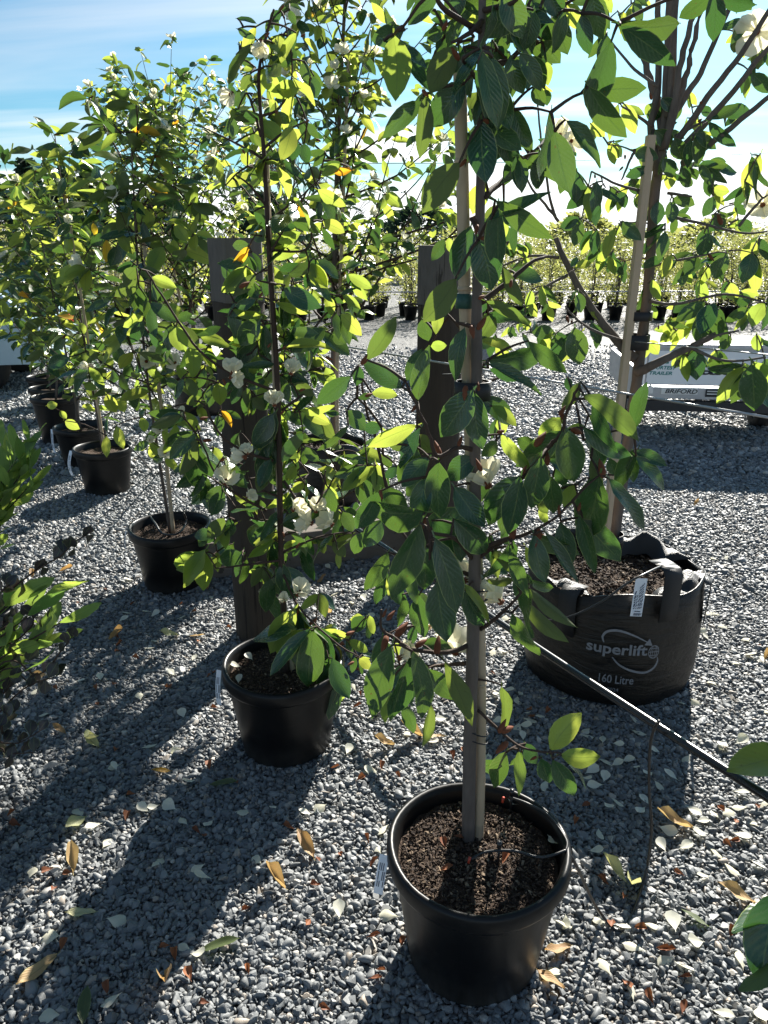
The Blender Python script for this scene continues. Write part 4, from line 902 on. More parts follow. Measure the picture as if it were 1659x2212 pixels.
def bag_text(body, X, Y, wide, high, bold, name):
    me = text_mesh(body, 1.0, 0, bold); co = np.array([tuple(v.co) for v in me.vertices]); mn, mx = co.min(0), co.max(0)
    for v in me.vertices:
        x = (v.co.x - (mn[0] + mx[0]) / 2) / (mx[0] - mn[0]) * wide * LU; y = (v.co.y - (mn[1] + mx[1]) / 2) / (mx[1] - mn[1]) * high * LU * 1.12
        v.co = bagpt(lx(X) + x, ly(Y) + y, .004)
    me.materials.clear(); me.materials.append(M['logo']); link(name, me, bagr)
bag_text('superlift', 515, 1300, 670, 165, .022, 'lettering')
bag_text('160 Litre', 545, 1637, 385, 100, .012, 'lettering'); bag_text('2024', 520, 1762, 125, 42, 0, 'lettering')
def bag_strip(pts, w, name):
    P = spline([Vector((lx(x), ly(y), 0)) for x, y in pts], 8); b = MB(); vs = []
    for i, p in enumerate(P):
        t = (P[min(i + 1, len(P) - 1)] - P[max(i - 1, 0)]).normalized(); nn = Vector((-t.y, t.x, 0)); ww = w * (math.sin(math.pi * (.12 + .8 * i / (len(P) - 1))))
        for k in (-.5, .5): vs.append(bagpt(p.x + nn.x * ww * k, p.y + nn.y * ww * k, .004))
    b.add(vs, [(2 * i, 2 * i + 1, 2 * i + 3, 2 * i + 2) for i in range(len(P) - 1)]); b.build(name, M['logo'], bagr)
bag_strip([(365, 1220), (345, 1150), (400, 1085), (520, 1068), (680, 1112), (850, 1195)], .0095, 'arrow_arc')
bag_strip([(470, 1375), (560, 1462), (700, 1522), (850, 1545), (950, 1500), (988, 1425), (978, 1370)], .009, 'arrow_arc')
b = MB(); b.add([bagpt(lx(x), ly(y), .004) for x, y in ((900, 1232), (805, 1220), (858, 1148))], [(0, 1, 2)]); b.build('arrow_head', M['logo'], bagr)
def globe():
    b = MB()
    def ring(fx, w=.0022):
        P = [(925 + fx(a)[0], 1305 + fx(a)[1]) for a in np.linspace(0, 6.2832, 25)]
        vs = []
        for x, y in P:
            dx, dy = x - 925, y - 1305; n = math.hypot(dx, dy) or 1
            for k in (-1, 1): vs.append(bagpt(lx(x + dx / n * k * 4), ly(y + dy / n * k * 4), .0045))
        b.add(vs, [(2 * i, 2 * i + 1, 2 * i + 3, 2 * i + 2) for i in range(24)])
    for s_ in (1, .62, .25): ring(lambda a: (60 * s_ * math.cos(a), 74 * math.sin(a)))
    for yy in (-40, 0, 40):
        hw = 60 * math.sqrt(1 - (yy / 74) ** 2); b.add([bagpt(lx(925 + x), ly(1305 + yy + k), .0045) for x, k in ((-hw, -4), (hw, -4), (hw, 4), (-hw, 4))], [(0, 1, 2, 3)])
    b.build('globe_print', M['logo'], bagr)
globe()
ribbon('strap', bagr, M['weave'], [(bagpt(lx(1030), ly(y), o_), (bagpt(lx(1060), ly(y), o_) - bagpt(lx(1000), ly(y), o_)).normalized(), (bagpt(lx(1030), ly(y), .02) - bagpt(lx(1030), ly(y), 0)).normalized()) for y, o_ in ((960, .004), (800, .006), (600, .007), (450, .006), (400, -.01), (392, -.05), (398, -.09))], .070)
ribbon('strap', bagr, M['weave'], [(bagpt(.42, z, o_), (bagpt(.45, z, o_) - bagpt(.39, z, o_)).normalized(), (bagpt(.42, z, .02) - bagpt(.42, z, 0)).normalized()) for z, o_ in ((.28, .004), (.38, .008), (.44, .009), (.455, -.02), (.45, -.07))], .070)
ribbon('strap', bagr, M['weave'], [(bagpt(-.20, z, o_), (bagpt(-.17, z, o_) - bagpt(-.23, z, o_)).normalized(), (bagpt(-.2, z, .02) - bagpt(-.2, z, 0)).normalized()) for z, o_ in ((.27, .004), (.36, .007), (.43, .008), (.455, -.02), (.45, -.07))], .070)
def wall_label():
    root = empty('plant_label', (BC[0], BC[1], .004)); tag(root, 'white printed label strip stuck on the superlift bag', 'label')
    def q4(m, x0, x1, y0, y1, off): m.add([bagpt(lx(x), ly(y), off) for x, y in ((x0, y1), (x1, y1), (x1 + 10, y0), (x0 + 10, y0))], [(0, 1, 2, 3)])
    a = MB(); q4(a, 605, 728, 470, 890, .005); a.build('strip', M['label'], root)
    p = MB(); q_ = random.Random(2)
    for k, (x0, top) in enumerate(((622, 610), (646, 650), (668, 560), (684, 540), (700, 520))):
        y = top
        while y < 800: l = q_.uniform(14, 40); q4(p, x0, x0 + (13 if k == 0 else 8), y, min(y + l, 806), .006); y += l + 7
    q4(p, 640, 700, 828, 838, .006)
    for k in range(11): q4(p, 632 + k * 7.6, 632 + k * 7.6 + q_.uniform(2, 5), 852, 880, .006)
    p.build('print', M['print'], root)
wall_label()

# tree in the printed bag
YR = 2.60; br_ = at(1322, 1205, YR + .02)
TR = Plant('magnolia_tree', 'tall thick trunked magnolia with long ascending limbs in the superlift bag', 'tree', br_)
trk = [br_] + [at(u, v, YR + .02) for u, v in ((1330, 1138), (1350, 1000), (1370, 866), (1386, 740), (1397, 650), (1406, 540), (1413, 431), (1427, 330), (1438, 252), (1444, 120), (1450, -40), (1455, -180))]
TR.trunk(trk, .0215, .013, M['bark'], 14)
def RL(reg, t, r0, r1): limbs_from(TR, reg, t, YR, r0, r1, 9)
RL('R6', '860 650 0 700 480 .05 560 280 .12 440 60 .16 380 -80 .2; 880 730 0 1000 670 -.05 1190 580 -.08 1350 500 -.1', .017, .009)
RL('R6', '790 540 0 640 490 -.04 520 420 -.08 440 330 -.1; 400 40 .16 230 30 .1 60 90 .06; 450 150 .12 330 210 .06 200 310 .02; 960 90 0 1100 60 -.03 1300 20 -.06; 1190 580 -.08 1400 660 -.12 1640 640 -.14; 950 300 0 1100 320 -.05 1400 260 -.1 1640 310 -.14; 1180 590 -.08 1300 520 -.12 1480 480 -.14', .006, .003)
RL('R3', '1030 900 0 1000 640 .06 930 430 .1 880 200 .12 870 -60 .14; 1000 1050 0 960 800 .04 1000 500 .04 1000 200 .04 1000 -80 .04; 1060 700 0 1090 300 -.02 1110 -80 -.04', .013, .008)
RL('R3', '1070 720 0 1180 560 .02 1300 340 .05 1470 -60 .1; 1060 800 0 1150 520 .0 1200 300 .02 1290 -40 .04; 1040 900 0 1130 420 -.04 1180 180 -.06 1260 -40 -.08; 1100 860 0 1300 580 -.06 1500 320 -.12 1700 0 -.16; 1130 900 0 1390 620 -.1 1700 240 -.2; 1150 980 0 1370 820 -.12 1700 560 -.25', .0115, .0065)
RL('R3', '1000 520 0 860 420 .04 740 280 .1 540 20 .18; 400 1330 .16 300 1200 .14 210 1080 .12 130 800 .12; 380 1300 .16 340 1150 .15 290 800 .14 270 560 .14; 960 760 0 850 680 -.04 780 640 -.08; 940 1160 0 760 1110 -.05 600 1030 -.1; 860 900 -.05 830 960 -.06 780 1080 -.08; 1100 820 0 1250 740 -.05 1350 690 -.08; 1060 1160 0 1200 1180 -.06; 1060 1300 0 1250 1340 -.05 1500 1400 -.1 1659 1390 -.12; 1480 1360 -.1 1600 1220 -.12 1659 1170 -.13', .0055, .0025)
LMR = dict(
 R6='500 460 530 690 132;380 500 420 642 84;600 430 642 572 62;240 490 390 500 82;520 250 535 372 62;300 210 310 340 44 y;340 330 362 430 44 y;500 95 610 60 52 y;120 450 110 525 62;200 400 212 482 52 y;660 0 640 132 54 y;800 60 762 152 50;1230 20 1160 152 112;1410 10 1340 172 102;1560 10 1500 192 102;1150 100 1140 212 72;960 170 1010 302 52 y;1080 20 1020 172 62 y;1250 170 1290 302 54 y;1340 310 1250 502 112;1540 340 1400 432 62;1500 250 1552 362 82;1230 400 1262 580 92;1110 480 1010 552 62 y;1230 590 1232 775 112;1150 620 1165 792 52 y;1350 600 1372 695 92;1510 700 1350 912 102 y;1560 680 1570 975 152;1640 650 1640 885 82;1120 620 1130 695 62 y;1590 500 1600 605 92 y;1640 310 1560 452 92 y;960 330 985 405 52 y;930 540 1000 622 72 y;1040 410 1190 482 32;700 30 740 150 50 y;1320 400 1300 520 60;1420 500 1390 600 70;1300 90 1260 200 70 y;1430 190 1470 300 70 y;80 130 60 260 60 y;170 60 150 170 60 y;220 290 270 400 50 y;1180 300 1080 370 60',
 R3='1090 1190 1220 1232 72;1070 1210 1082 1342 72;1000 1210 990 1352 92;1110 1290 1212 1342 50;1330 1130 1432 1152 62 y;1330 1180 1270 1302 72;1040 1390 1000 1562 70;940 1010 800 1062 62;840 1070 872 1172 82;880 1160 902 1242 62 y;710 1120 772 1192 82;630 1090 612 1302 72;580 1120 570 1332 62 y;510 1030 500 1222 92;770 1150 802 1252 60;540 1330 490 1482 72;630 1380 612 1532 62;740 1370 682 1562 62 y;800 1350 832 1452 72;700 870 742 992 52 y;790 620 862 802 82 y;960 620 920 692 42 y;850 900 1000 952 82;1180 550 1232 632 42 y;1390 690 1552 662 82;1260 640 1322 702 82;1210 700 1232 802 42 y;1220 800 1362 892 62;1300 730 1472 872 62;1100 830 1152 972 92;1240 990 1322 1122 52;1300 1000 1412 1112 44;1340 970 1440 1052 40;1150 990 1182 1112 60;1200 1010 1232 1082 60;1070 1020 1062 1142 82 y;1590 950 1602 1202 36;1520 1090 1552 1242 32;1460 1230 1522 1292 52;590 740 680 820 62 y;430 900 400 1080 60 u;360 900 300 960 60;80 1310 60 1450 70 y;40 1420 20 1560 60 y;110 1450 130 1560 60 y;170 1470 200 1560 60 y;1590 300 1600 420 90 u;1500 200 1450 340 110 u;1540 120 1430 270 60;1500 -40 1560 60 90;1640 300 1580 420 80;1560 440 1659 560 80;860 0 900 140 60;790 70 780 200 40 y;940 0 930 60 60 y;470 880 420 960 70 u;1020 590 1090 680 80;980 780 1080 900 90;1030 950 1090 1080 80;1340 1300 1400 1400 80;1480 1320 1560 1400 70;1590 1450 1520 1600 90 y;1300 1400 1260 1560 90',
 )
for k_, tx_ in LMR.items(): leaves_from(TR, k_, tx_, YR, -.04, 60, comp=1.5, cy=.3)
TR.twigs(.35)
for reg, x, y, tx, ty in (('R6', 450, 390, 400, 380), ('R6', 480, 440, 520, 430), ('R6', 1300, 20, 1250, 40), ('R3', 960, 600, 930, 640), ('R3', 1250, 620, 1260, 560), ('R3', 1350, 680, 1370, 620), ('R3', 1240, 730, 1245, 670), ('R3', 790, 1000, 785, 980), ('R3', 620, 1070, 650, 1050), ('R3', 800, 930, 780, 900), ('R3', 1380, 1350, 1480, 1320), ('R6', 1490, 700, 1400, 710), ('R6', 690, 10, 720, -10), ('R6', 1000, 470, 1030, 460)):
    a = at(*dp(reg, x, y), YR - .06); b = at(*dp(reg, tx, ty), YR - .07); TR.bud(a, b - a, max(.02, min(.05, (b - a).length)))
for reg, x, y, tx, ty, L, kd in (('R3', 410, 830, 400, 760, .06, 1), ('R3', 390, 120, 420, 80, .06, 1), ('R3', 1600, 190, 1540, 210, .075, 2), ('R3', 1630, 1240, 1620, 1210, .07, 1), ('R3', 470, 850, 500, 840, .05, 1)):
    a = at(*dp(reg, x, y), YR - .04); b = at(*dp(reg, tx, ty), YR - .08); TR.flower(a, b - a, L, kd, True)
TR.finish(M['bark'])
def square_stake(name, label, a, b, w, mat):
    a, b = Vector(a), Vector(b); root = empty(name, a); tag(root, label, 'stake'); ax = (b - a).normalized()
    x = Vector((1, 0.12, 0)); x = (x - ax * x.dot(ax)).normalized(); y = ax.cross(x); L = (b - a).length
    Mx = Matrix((x, y, ax)).transposed(); m = MB(); m.box(ax * L / 2, (w, w, L), M=Mx, bev=.003); m.build('shaft', mat, root); return root
sb_ = at(1303, 1200, YR - .03); st_ = at(1406, 292, YR - .03)
square_stake('timber_stake', 'square pale timber stake strapped to the thick trunk in the superlift bag', sb_, st_, .026, M['stake'])
for v, lb in ((1165, 'black strap round stake and trunk just above the superlift bag'), (738, 'wide black strap holding stake and trunk at the limb fork'), (682, 'narrow black strap round the stake above the limb fork')):
    u = np.interp(v, (300, 650, 866, 1138), (1415, 1384, 1360, 1321)); p = at(u, v, YR - .008)
    ties('trunk_tie', lb, p, .043, M['tie'], 1, 0, 0, band=.05 if v != 682 else .03, sx=.95)

# tall flowering magnolia behind the sleeper, in a plain bag
QB = on(705, 972, .40); QB = (QB[0], QB[1] + .22)
make_bag('grow_bag', 'plain black grow bag behind the grey timber sleeper', QB, .235, .40, 8)
bB = Vector((QB[0] + .03, QB[1], .33))
TB = Plant('magnolia_tree', 'tall magnolia covered in cream flowers behind the grey timber sleeper', 'tree', bB)
topB = at(748, -60, QB[1])
grow(TB, bB, topB, 50, lambda t: .95 * (1 - .72 * t) + .05, .26, .115, 91, 1.0, 75, up=(.35, 1.0), young=.42, r=.024, sub=.9, fl_z=.35, droop=.6)
TB.limb([at(725, 560, QB[1]), at(830, 520, QB[1] - .1), at(960, 480, QB[1] - .2)], .011, .005, 7); TB.limb([at(722, 600, QB[1]), at(850, 560, QB[1] - .2), at(1010, 500, QB[1] - .4)], .010, .005, 7); TB.limb([at(722, 640, QB[1]), at(800, 590, QB[1] - .1), at(900, 560, QB[1] - .3)], .008, .004, 7)
TB.finish(M['twig'])
cane('bamboo_cane', 'long pale cane beside the tall flowering magnolia behind the sleeper', [bB + Vector((.03, -.05, 0)), at(728, 800, QB[1] - .05), at(738, 520, QB[1] - .05), at(752, 120, QB[1] - .05)], .012)
# dense magnolia left of the post
QC = on(420, 815, .40); QC = (QC[0], QC[1] + .26)
make_bag('grow_bag', 'black grow bag half hidden by the left timber post', QC, .27, .42, 12)
bCc = Vector((QC[0] - .02, QC[1], .34))
TC = Plant('magnolia_tree', 'dense bushy magnolia dotted with cream flowers left of the round post', 'tree', bCc)
grow(TC, bCc, at(356, 245, QC[1]), 70, lambda t: .95 * math.sin(math.pi * (.25 + .62 * t)) + .1, .25, .105, 95, 1.0, 80, up=(.4, 1.1), young=.4, r=.026, sub=1.0, fl_z=.45)
TC.finish(M['twig'])
cane('bamboo_cane', 'cane poking above the crown of the dense bushy magnolia', [bCc + Vector((.03, -.05, 0)), at(372, 560, QC[1] - .05), at(351, 228, QC[1] - .05)], .012)

# ------------------------------------------------------------------ posts, sleeper, wires
def make_post(name, label, x, y, h, w, rz, cut):
    root = empty(name, (x, y, 0), rz); tag(root, label, 'post'); seg = 40; q = random.Random(int(100 * x))
    ph = [q.uniform(0, 6) for _ in range(4)]
    def prof(a, z, sq):
        c, s = math.cos(a), math.sin(a); n = 4.0 if sq else 2.5
        r = w / 2 / (abs(c) ** n + abs(s) ** n) ** (1 / n)
        return r * (1 + .022 * math.sin(3 * a + ph[0] + 2 * z) + .014 * math.sin(8 * a + ph[1] + 4 * z) + .008 * math.sin(17 * a + ph[2] + z * 2))
    def part(nm, z0, z1, nz, mat, sq, k, cap):
        b = MB(); vs = []
        for j in range(nz + 1):
            z = z0 + (z1 - z0) * j / nz
            for i in range(seg):
                a = 2 * math.pi * i / seg; r = prof(a, z, sq) * k * (1.05 - .05 * z / h); vs.append((r * math.cos(a), r * math.sin(a), z))
        fs = [(j * seg + i, j * seg + (i + 1) % seg, (j + 1) * seg + (i + 1) % seg, (j + 1) * seg + i) for j in range(nz) for i in range(seg)]
        if cap: fs.append(tuple(nz * seg + i for i in range(seg)))
        b.add(vs, fs, not sq)
        if not sq and not cap: b.add([v for v in vs[-seg:]], [tuple(range(seg))])
        b.build(nm, mat, root)
    part('shaft', -.05, h - cut, 12, M['post'], False, 1, False); part('sawn_top', h - cut - .002, h, 4, M['post_top'], True, .945, True)
    return root
pp = gr(555, 1390)
make_post('timber_post', 'thick round timber post behind the slender magnolia', pp.x, pp.y + .08, 1.635, .178, R(38), .22)
Y_P2 = 3.75; pq = at(958, 530, Y_P2)
make_post('timber_post', 'dark timber post standing between the sleeper and the boulder', pq.x - .005, Y_P2, pq.z, .205, R(38), .27)
sa, sb2 = Vector((-1.02, 3.43, 0)), Vector((.13, 3.80, 0))
def sleeper():
    root = empty('timber_sleeper', (sa + sb2) / 2); tag(root, 'weathered grey timber sleeper lying behind the round post', 'sleeper'); d = sb2 - sa
    b = MB(); b.box((0, 0, .105), (d.length, .115, .20), math.atan2(d.y, d.x), bev=.008); b.build('beam', M['sleeper'], root)
sleeper()
def wire(name, label, pts, r, cat='wire', mat='wire', sides=8, sag=0.0, sm=8):
    pts = [Vector(p) for p in pts]; root = empty(name, pts[0]); tag(root, label, cat)
    P = spline(pts, sm)
    if sag: n = len(P) - 1; P = [p - Vector((0, 0, sag * 4 * (i / n) * (1 - i / n))) for i, p in enumerate(P)]
    b = MB(); b.tube([p - pts[0] for p in P], r, sides); b.build('strand', M[mat], root); return root
w0 = at(545, 715, pp.y + .0); w1 = at(1720, 912, 1.33)
wire('support_wire', 'taut grey wire stretched from the round post past the thick trunk', [w0, w1], .0026)
wire('support_wire', 'thin wire running from the strapped fork of the thick trunk', [at(1372, 738, YR - .06), at(1720, 772, 1.7)], .0018)
wire('support_wire', 'thin wire between the dark post and the cane of the dark leaved magnolia', [at(955, 808, Y_P2 - .1), at(1015, 806, YM + .05)], .0012)
PA, PB = at(1000, 1292, 2.40), at(1720, 1762, 1.26)
wire('irrigation_pipe', 'thick glossy black irrigation pipe slanting past the superlift bag', [PA + (PA - PB) * .85, PA, PA.lerp(PB, .5) - Vector((0, 0, .004)), PB], .0115, 'pipe', 'rubber', 14)
wire('support_wire', 'low wire strung along the far row of potted shrubs', [Vector((-4, 15.6, .62)), Vector((12, 15.6, .66))], .012)

# drip tubes
wire('drip_tube', 'thin black drip tube looping from the slanting pipe to the mulched pot', [at(1424, 1556, 1.56), at(1406, 1600, 1.57), at(1402, 1700, 1.57), at(1407, 1800, 1.55), gr(1390, 1905, .03), gr(1345, 2008, .012), gr(1292, 1965, .05), at(1245, 1870, 1.30), Vector((P1[0] + .195, P1[1] - .03, .337))], .0038, 'tube', 'tube')
e0 = Vector((P1[0] + .195, P1[1] - .03, .338))
wire('drip_tube', 'short black tube reaching across the mulch to a red emitter', [e0, gr(1170, 1852, .335), gr(1110, 1838, .335), gr(1050, 1840, .33), gr(1018, 1856, .33)], .0032, 'tube', 'tube')
wire('drip_tube', 'short black tube curving round the inside of the mulched pot rim', [e0, gr(1222, 1812, .34), gr(1185, 1762, .345), gr(1140, 1736, .345), gr(1100, 1722, .34)], .0032, 'tube', 'tube')
def emitter(label, a, tip):
    root = empty('drip_emitter', (a.x, a.y, .29)); tag(root, label, 'emitter'); b = MB()
    b.tube([(0, 0, -.02), (0, 0, .055)], .0032, 6); b.tube([(0, 0, .05), (0, 0, .066)], .006, 8); b.build('stake', M['tube'], root)
    c = MB(); d = tip - Vector((a.x, a.y, .29)); c.tube([d, d + Vector((-.003, -.003, -.014))], [.0034, .003], 8); c.build('nozzle', M['drip'], root)
emitter('drip emitter on a black stake behind the trunk', gr(1105, 1724, .33), gr(1088, 1722, .34)); emitter('drip emitter with red nozzle in front of the trunk', gr(1078, 1838, .33), gr(1015, 1852, .335))
wire('drip_tube', 'thin black tube draped over the superlift bag', [at(1100, 1338, 2.5), at(1206, 1338, 2.26), at(1290, 1305, 2.22), at(1352, 1262, 2.22), at(1392, 1240, 2.24), at(1440, 1220, 2.38), at(1465, 1232, 2.45)], .0036, 'tube', 'tube')
wire('drip_tube', 'black tube looped over the pot with the bare cane', [gr(320, 1110, .3), at(335, 1130, P3[1]), at(352, 1153, P3[1] - .08), at(385, 1152, P3[1] - .1), at(402, 1128, P3[1]), at(397, 1108, P3[1])], .005, 'tube', 'tube')
wire('drip_tube', 'black tube hanging from the pot with the curled label', [gr(275, 958, .3), at(300, 985, P4[1] - .25), gr(330, 1015, .02), gr(358, 1000, .03), at(362, 960, P4[1] - .3)], .005, 'tube', 'tube')

def hang_label(label, top, L, w, lean, curl=.0, rz=0.0):
    root = empty('plant_label', top, rz); tag(root, label, 'label'); b = MB(); p = MB(); n = 10; vs = []; pv = []
    def pt(t, k, off=0): return (k * w + lean * t * L, -.006 - .03 * t * L - curl * math.sin(t * 2.6) - off, -t * L)
    for i in range(n + 1):
        for k in (-.5, .5): vs.append(pt(i / n, k))
    b.add(vs, [(2 * i, 2 * i + 1, 2 * i + 3, 2 * i + 2) for i in range(n)], True); b.build('strip', M['label'], root)
    for k, x in enumerate((-.3, -.1, .12, .3)):
        for t0, t1 in ((.18, .36), (.38, .60), (.62, .78)):
            if (k + int(t0 * 10)) % 4 == 0: continue
            p.add([pt(t0, x, .0012), pt(t0, x + .09, .0012), pt(t1, x + .09, .0012), pt(t1, x, .0012)], [(0, 1, 2, 3)])
    p.build('print', M['print'], root)
hang_label('white printed label hanging outside the rim of the mulched pot', Vector((P1[0] - .213, P1[1] - .015, .315)), .115, .022, -.12, .006, R(-18))
hang_label('narrow white label hanging on the pot at the round post', Vector((P2[0] - .206, P2[1] - .02, .30)), .13, .018, -.03, .012, R(-20))
hang_label('pale label strip on the pot with the bare cane', Vector((P3[0] - .205, P3[1] - .02, .29)), .12, .014, -.05, .01, R(-60))
hang_label('curled white label on a pot of the receding row', Vector((P4[0] - .203, P4[1] - .02, .29)), .17, .03, .02, .03, R(-30))
hang_label('straight white label on a pot of the receding row', Vector((P5[0] - .203, P5[1] - .02, .29)), .18, .026, .03, .01, R(-30))

# ------------------------------------------------------------------ boulder
def boulder():
    c = gr(978, 826); root = empty('boulder', (c.x, c.y + .35, 0)); tag(root, 'grey boulder sitting on the open gravel yard', 'boulder')
    bm = bmesh.new(); bmesh.ops.create_icosphere(bm, subdivisions=4, radius=1); q = random.Random(4)
    cuts = [(Vector((q.gauss(0, 1), q.gauss(0, 1), q.gauss(0, .8))).normalized(), q.uniform(.62, .9)) for _ in range(14)]
    for v in bm.verts:
        for n, d in cuts:
            k = v.co.dot(n)
            if k > d: v.co -= n * (k - d) * .9
        v.co = Vector((v.co.x * .56, v.co.y * .42, v.co.z * .40 + .27))
    me = bpy.data.meshes.new('stone'); bm.to_mesh(me); bm.free(); me.polygons.foreach_set('use_smooth', np.ones(len(me.polygons), dtype=bool)); link('stone', me, root, M['rock'])
boulder()

# ------------------------------------------------------------------ trailer
M['galv'] = plain('galvanised_steel', (.42, .43, .45), .45, .5, .55, var=.25, nscale=14)
M['trailer_white'] = plain('white_painted_panel', (.78, .80, .82), .4, .5, var=.06, nscale=5)
M['trailer_black'] = plain('black_painted_steel', (.02, .02, .022), .5, .5)
M['sign_teal'] = plain('teal_sign_lettering', (.01, .20, .19), .5, .4)
M['sign_black'] = plain('black_sign_lettering', (.012, .014, .018), .5, .4)
M['lamp_red'] = plain('red_lamp_lens', (.5, .02, .02), .25, .5)
M['lamp_white'] = plain('clear_lamp_lens', (.7, .7, .68), .2, .5)
M['tyre'] = plain('tyre_rubber', (.02, .02, .02), .8, .3)
def trailer():
    y0 = 6.0; x0 = at(1384, 800, y0).x; wdt = 1.45; L = 1.2; zf, zt = .50, .83
    def zz(v): return at(1500, v, y0).z
    root = empty('box_trailer', (x0 + wdt / 2, y0 + .08, 0), R(-7)); tag(root, 'galvanised box trailer with white courtesy trailer sign on its tailgate', 'trailer'); o = Vector((x0 + wdt / 2, y0, 0))
    def bx(nm, mat, c, d, bev=.004): b = MB(); b.box(Vector(c), d, bev=bev); return b.build(nm, mat, root)
    hw = wdt / 2; zr1, zr0 = zz(842), zz(866)
    bx('floor', M['galv'], (0, L / 2, zr0 + .04), (wdt - .02, L - .02, .05)); bx('side_panel', M['galv'], (-hw + .02, L / 2 + .02, (zr0 + .63) / 2), (.035, L, .63 - zr0)); bx('side_panel', M['galv'], (hw - .02, L / 2 + .02, (zr0 + .63) / 2), (.035, L, .63 - zr0)); bx('front_panel', M['galv'], (0, L - .01, (zr0 + .64) / 2 + .01), (wdt - .08, .03, .64 - zr0 - .02))
    bx('corner_post', M['trailer_white'], (-hw + .035, -.012, (zr1 + zt) / 2 + .012), (.085, .06, zt - zr1)); bx('corner_post', M['trailer_white'], (hw - .035, -.012, (zr1 + zt) / 2 + .012), (.085, .06, zt - zr1))
    gate = bx('tailgate', M['galv'], (0, .0, (zr1 + zt) / 2 + .005), (wdt - .17, .035, zt - zr1 - .02)); bx('top_rail', M['galv'], (0, -.01, zt - .012), (wdt - .18, .05, .035))
    sg = bx('sign_panel', M['trailer_white'], (0, -.024, (zr1 + zt) / 2 - .012), (wdt - .20, .012, (zt - zr1) * .78), .002)
    bx('rear_rail', M['galv'], (0, -.02, (zr1 + zr0) / 2), (wdt - .10, .05, zr1 - zr0))
    zb1, zb0 = zz(871), zz(893); bx('bumper_beam', M['trailer_black'], (.03, -.015, (zb1 + zb0) / 2), (wdt + .12, .07, zb1 - zb0))
    for xx in (-.18, -.07): bx('beam_bracket', M['trailer_black'], (xx, -.005, (zb1 + zr0) / 2), (.045, .04, zr0 - zb1 + .04))
    bx('tail_lamp', M['lamp_red'], (-hw + .03, -.06, (zr1 + zr0) / 2 + .025), (.075, .04, .065)); bx('reflector', M['lamp_white'], (-hw + .03, -.055, zr0 - .0), (.075, .03, .03)); bx('tail_lamp', M['lamp_red'], (hw - .03, -.06, (zr1 + zr0) / 2 + .025), (.075, .04, .065))
    # A-frame drawbar on the far side
    for s in (-1, 1):
        b = MB(); b.tube([(s * .42, L - .1, zr0 + .0), (s * .03, L + 1.15, zr0 + .02)], .035, 8); b.build('drawbar', M['galv'], root)
    for s in (-1, 1):
        w = empty('wheel', (s * (hw - .13), L * .62, .19)); w.parent = root
        b = MB(); b.lathe([(.11, -.06), (.18, -.065), (.19, -.045), (.19, .045), (.18, .065), (.11, .06)], 32); t = b.build('tyre', M['tyre'], w); t.rotation_euler = (0, R(90), 0)
        b = MB(); b.lathe([(.001, -.03), (.06, -.04), (.11, -.05), (.11, .05), (.06, .03), (.001, .03)], 24); t = b.build('rim', M['galv'], w); t.rotation_euler = (0, R(90), 0)
    bx('axle', M['trailer_black'], (0, L * .62, .19), (wdt - .3, .05, .05))
    def txt(body, disp, size, mat, wide=None, shear=0.0, bold=0.0, yoff=-.0335):
        me = text_mesh(body, 1.0, shear, bold); co = np.array([tuple(v.co) for v in me.vertices]); mn, mx = co.min(0), co.max(0)
        p = at(disp[0], disp[1], y0 - .03) - o
        for v in me.vertices: v.co = Vector(((v.co.x - (mn[0] + mx[0]) / 2) / (mx[0] - mn[0]) * wide, 0, (v.co.y - (mn[1] + mx[1]) / 2) / (mx[1] - mn[1]) * size)) + Vector((p.x, yoff, p.z))
        me.materials.clear(); me.materials.append(mat); link('lettering', me, root)
    def T(x, y): return dp('D', (2460 + x * .36166) * K, (1300 + y * .36166) * K)
    u = .36166 * K / F * 6.0
    txt('ittle', T(560, 422), 40 * u, M['sign_teal'], 150 * u, 0, .03); txt('COURTESY', T(560, 487), 40 * u, M['sign_teal'], 312 * u, .2, .025); txt('TRAILER', T(545, 549), 38 * u, M['sign_teal'], 250 * u, .2, .025)
    txt('ittle', T(1120, 522), 72 * u, M['sign_black'], 420 * u, 0, .05)
    pl = T(750, 745); p = at(*pl, y0 - .05) - o; bx('name_plate', M['lamp_white'], (p.x, -.052, p.z), (395 * u, .008, 76 * u), .001)
    txt('BRIFORD', T(758, 742), 50 * u, M['sign_black'], 350 * u, .25, .02, -.0585)
    p = at(*T(428, 735), y0 - .05) - o; b = MB(); n = 14
    P_ = [(-36, -45), (36, -45), (36, 10), (24, 38), (0, 60), (-24, 38), (-36, 10)]; b.add([(p.x + x * u, -.054, p.z + y * u) for x, y in P_], [tuple(range(7))]); b.build('pointed_badge', M['lamp_white'], root)
    p = at(*T(1130, 762), y0 - .05) - o; bx('rating_plate', M['sign_black'], (p.x, -.052, p.z), (195 * u, .008, 84 * u), .001)
    for k in (-22, 8): bx('plate_line', M['lamp_white'], (p.x - 10 * u, -.0575, p.z - k * u), (150 * u, .003, 12 * u), 0)
trailer()

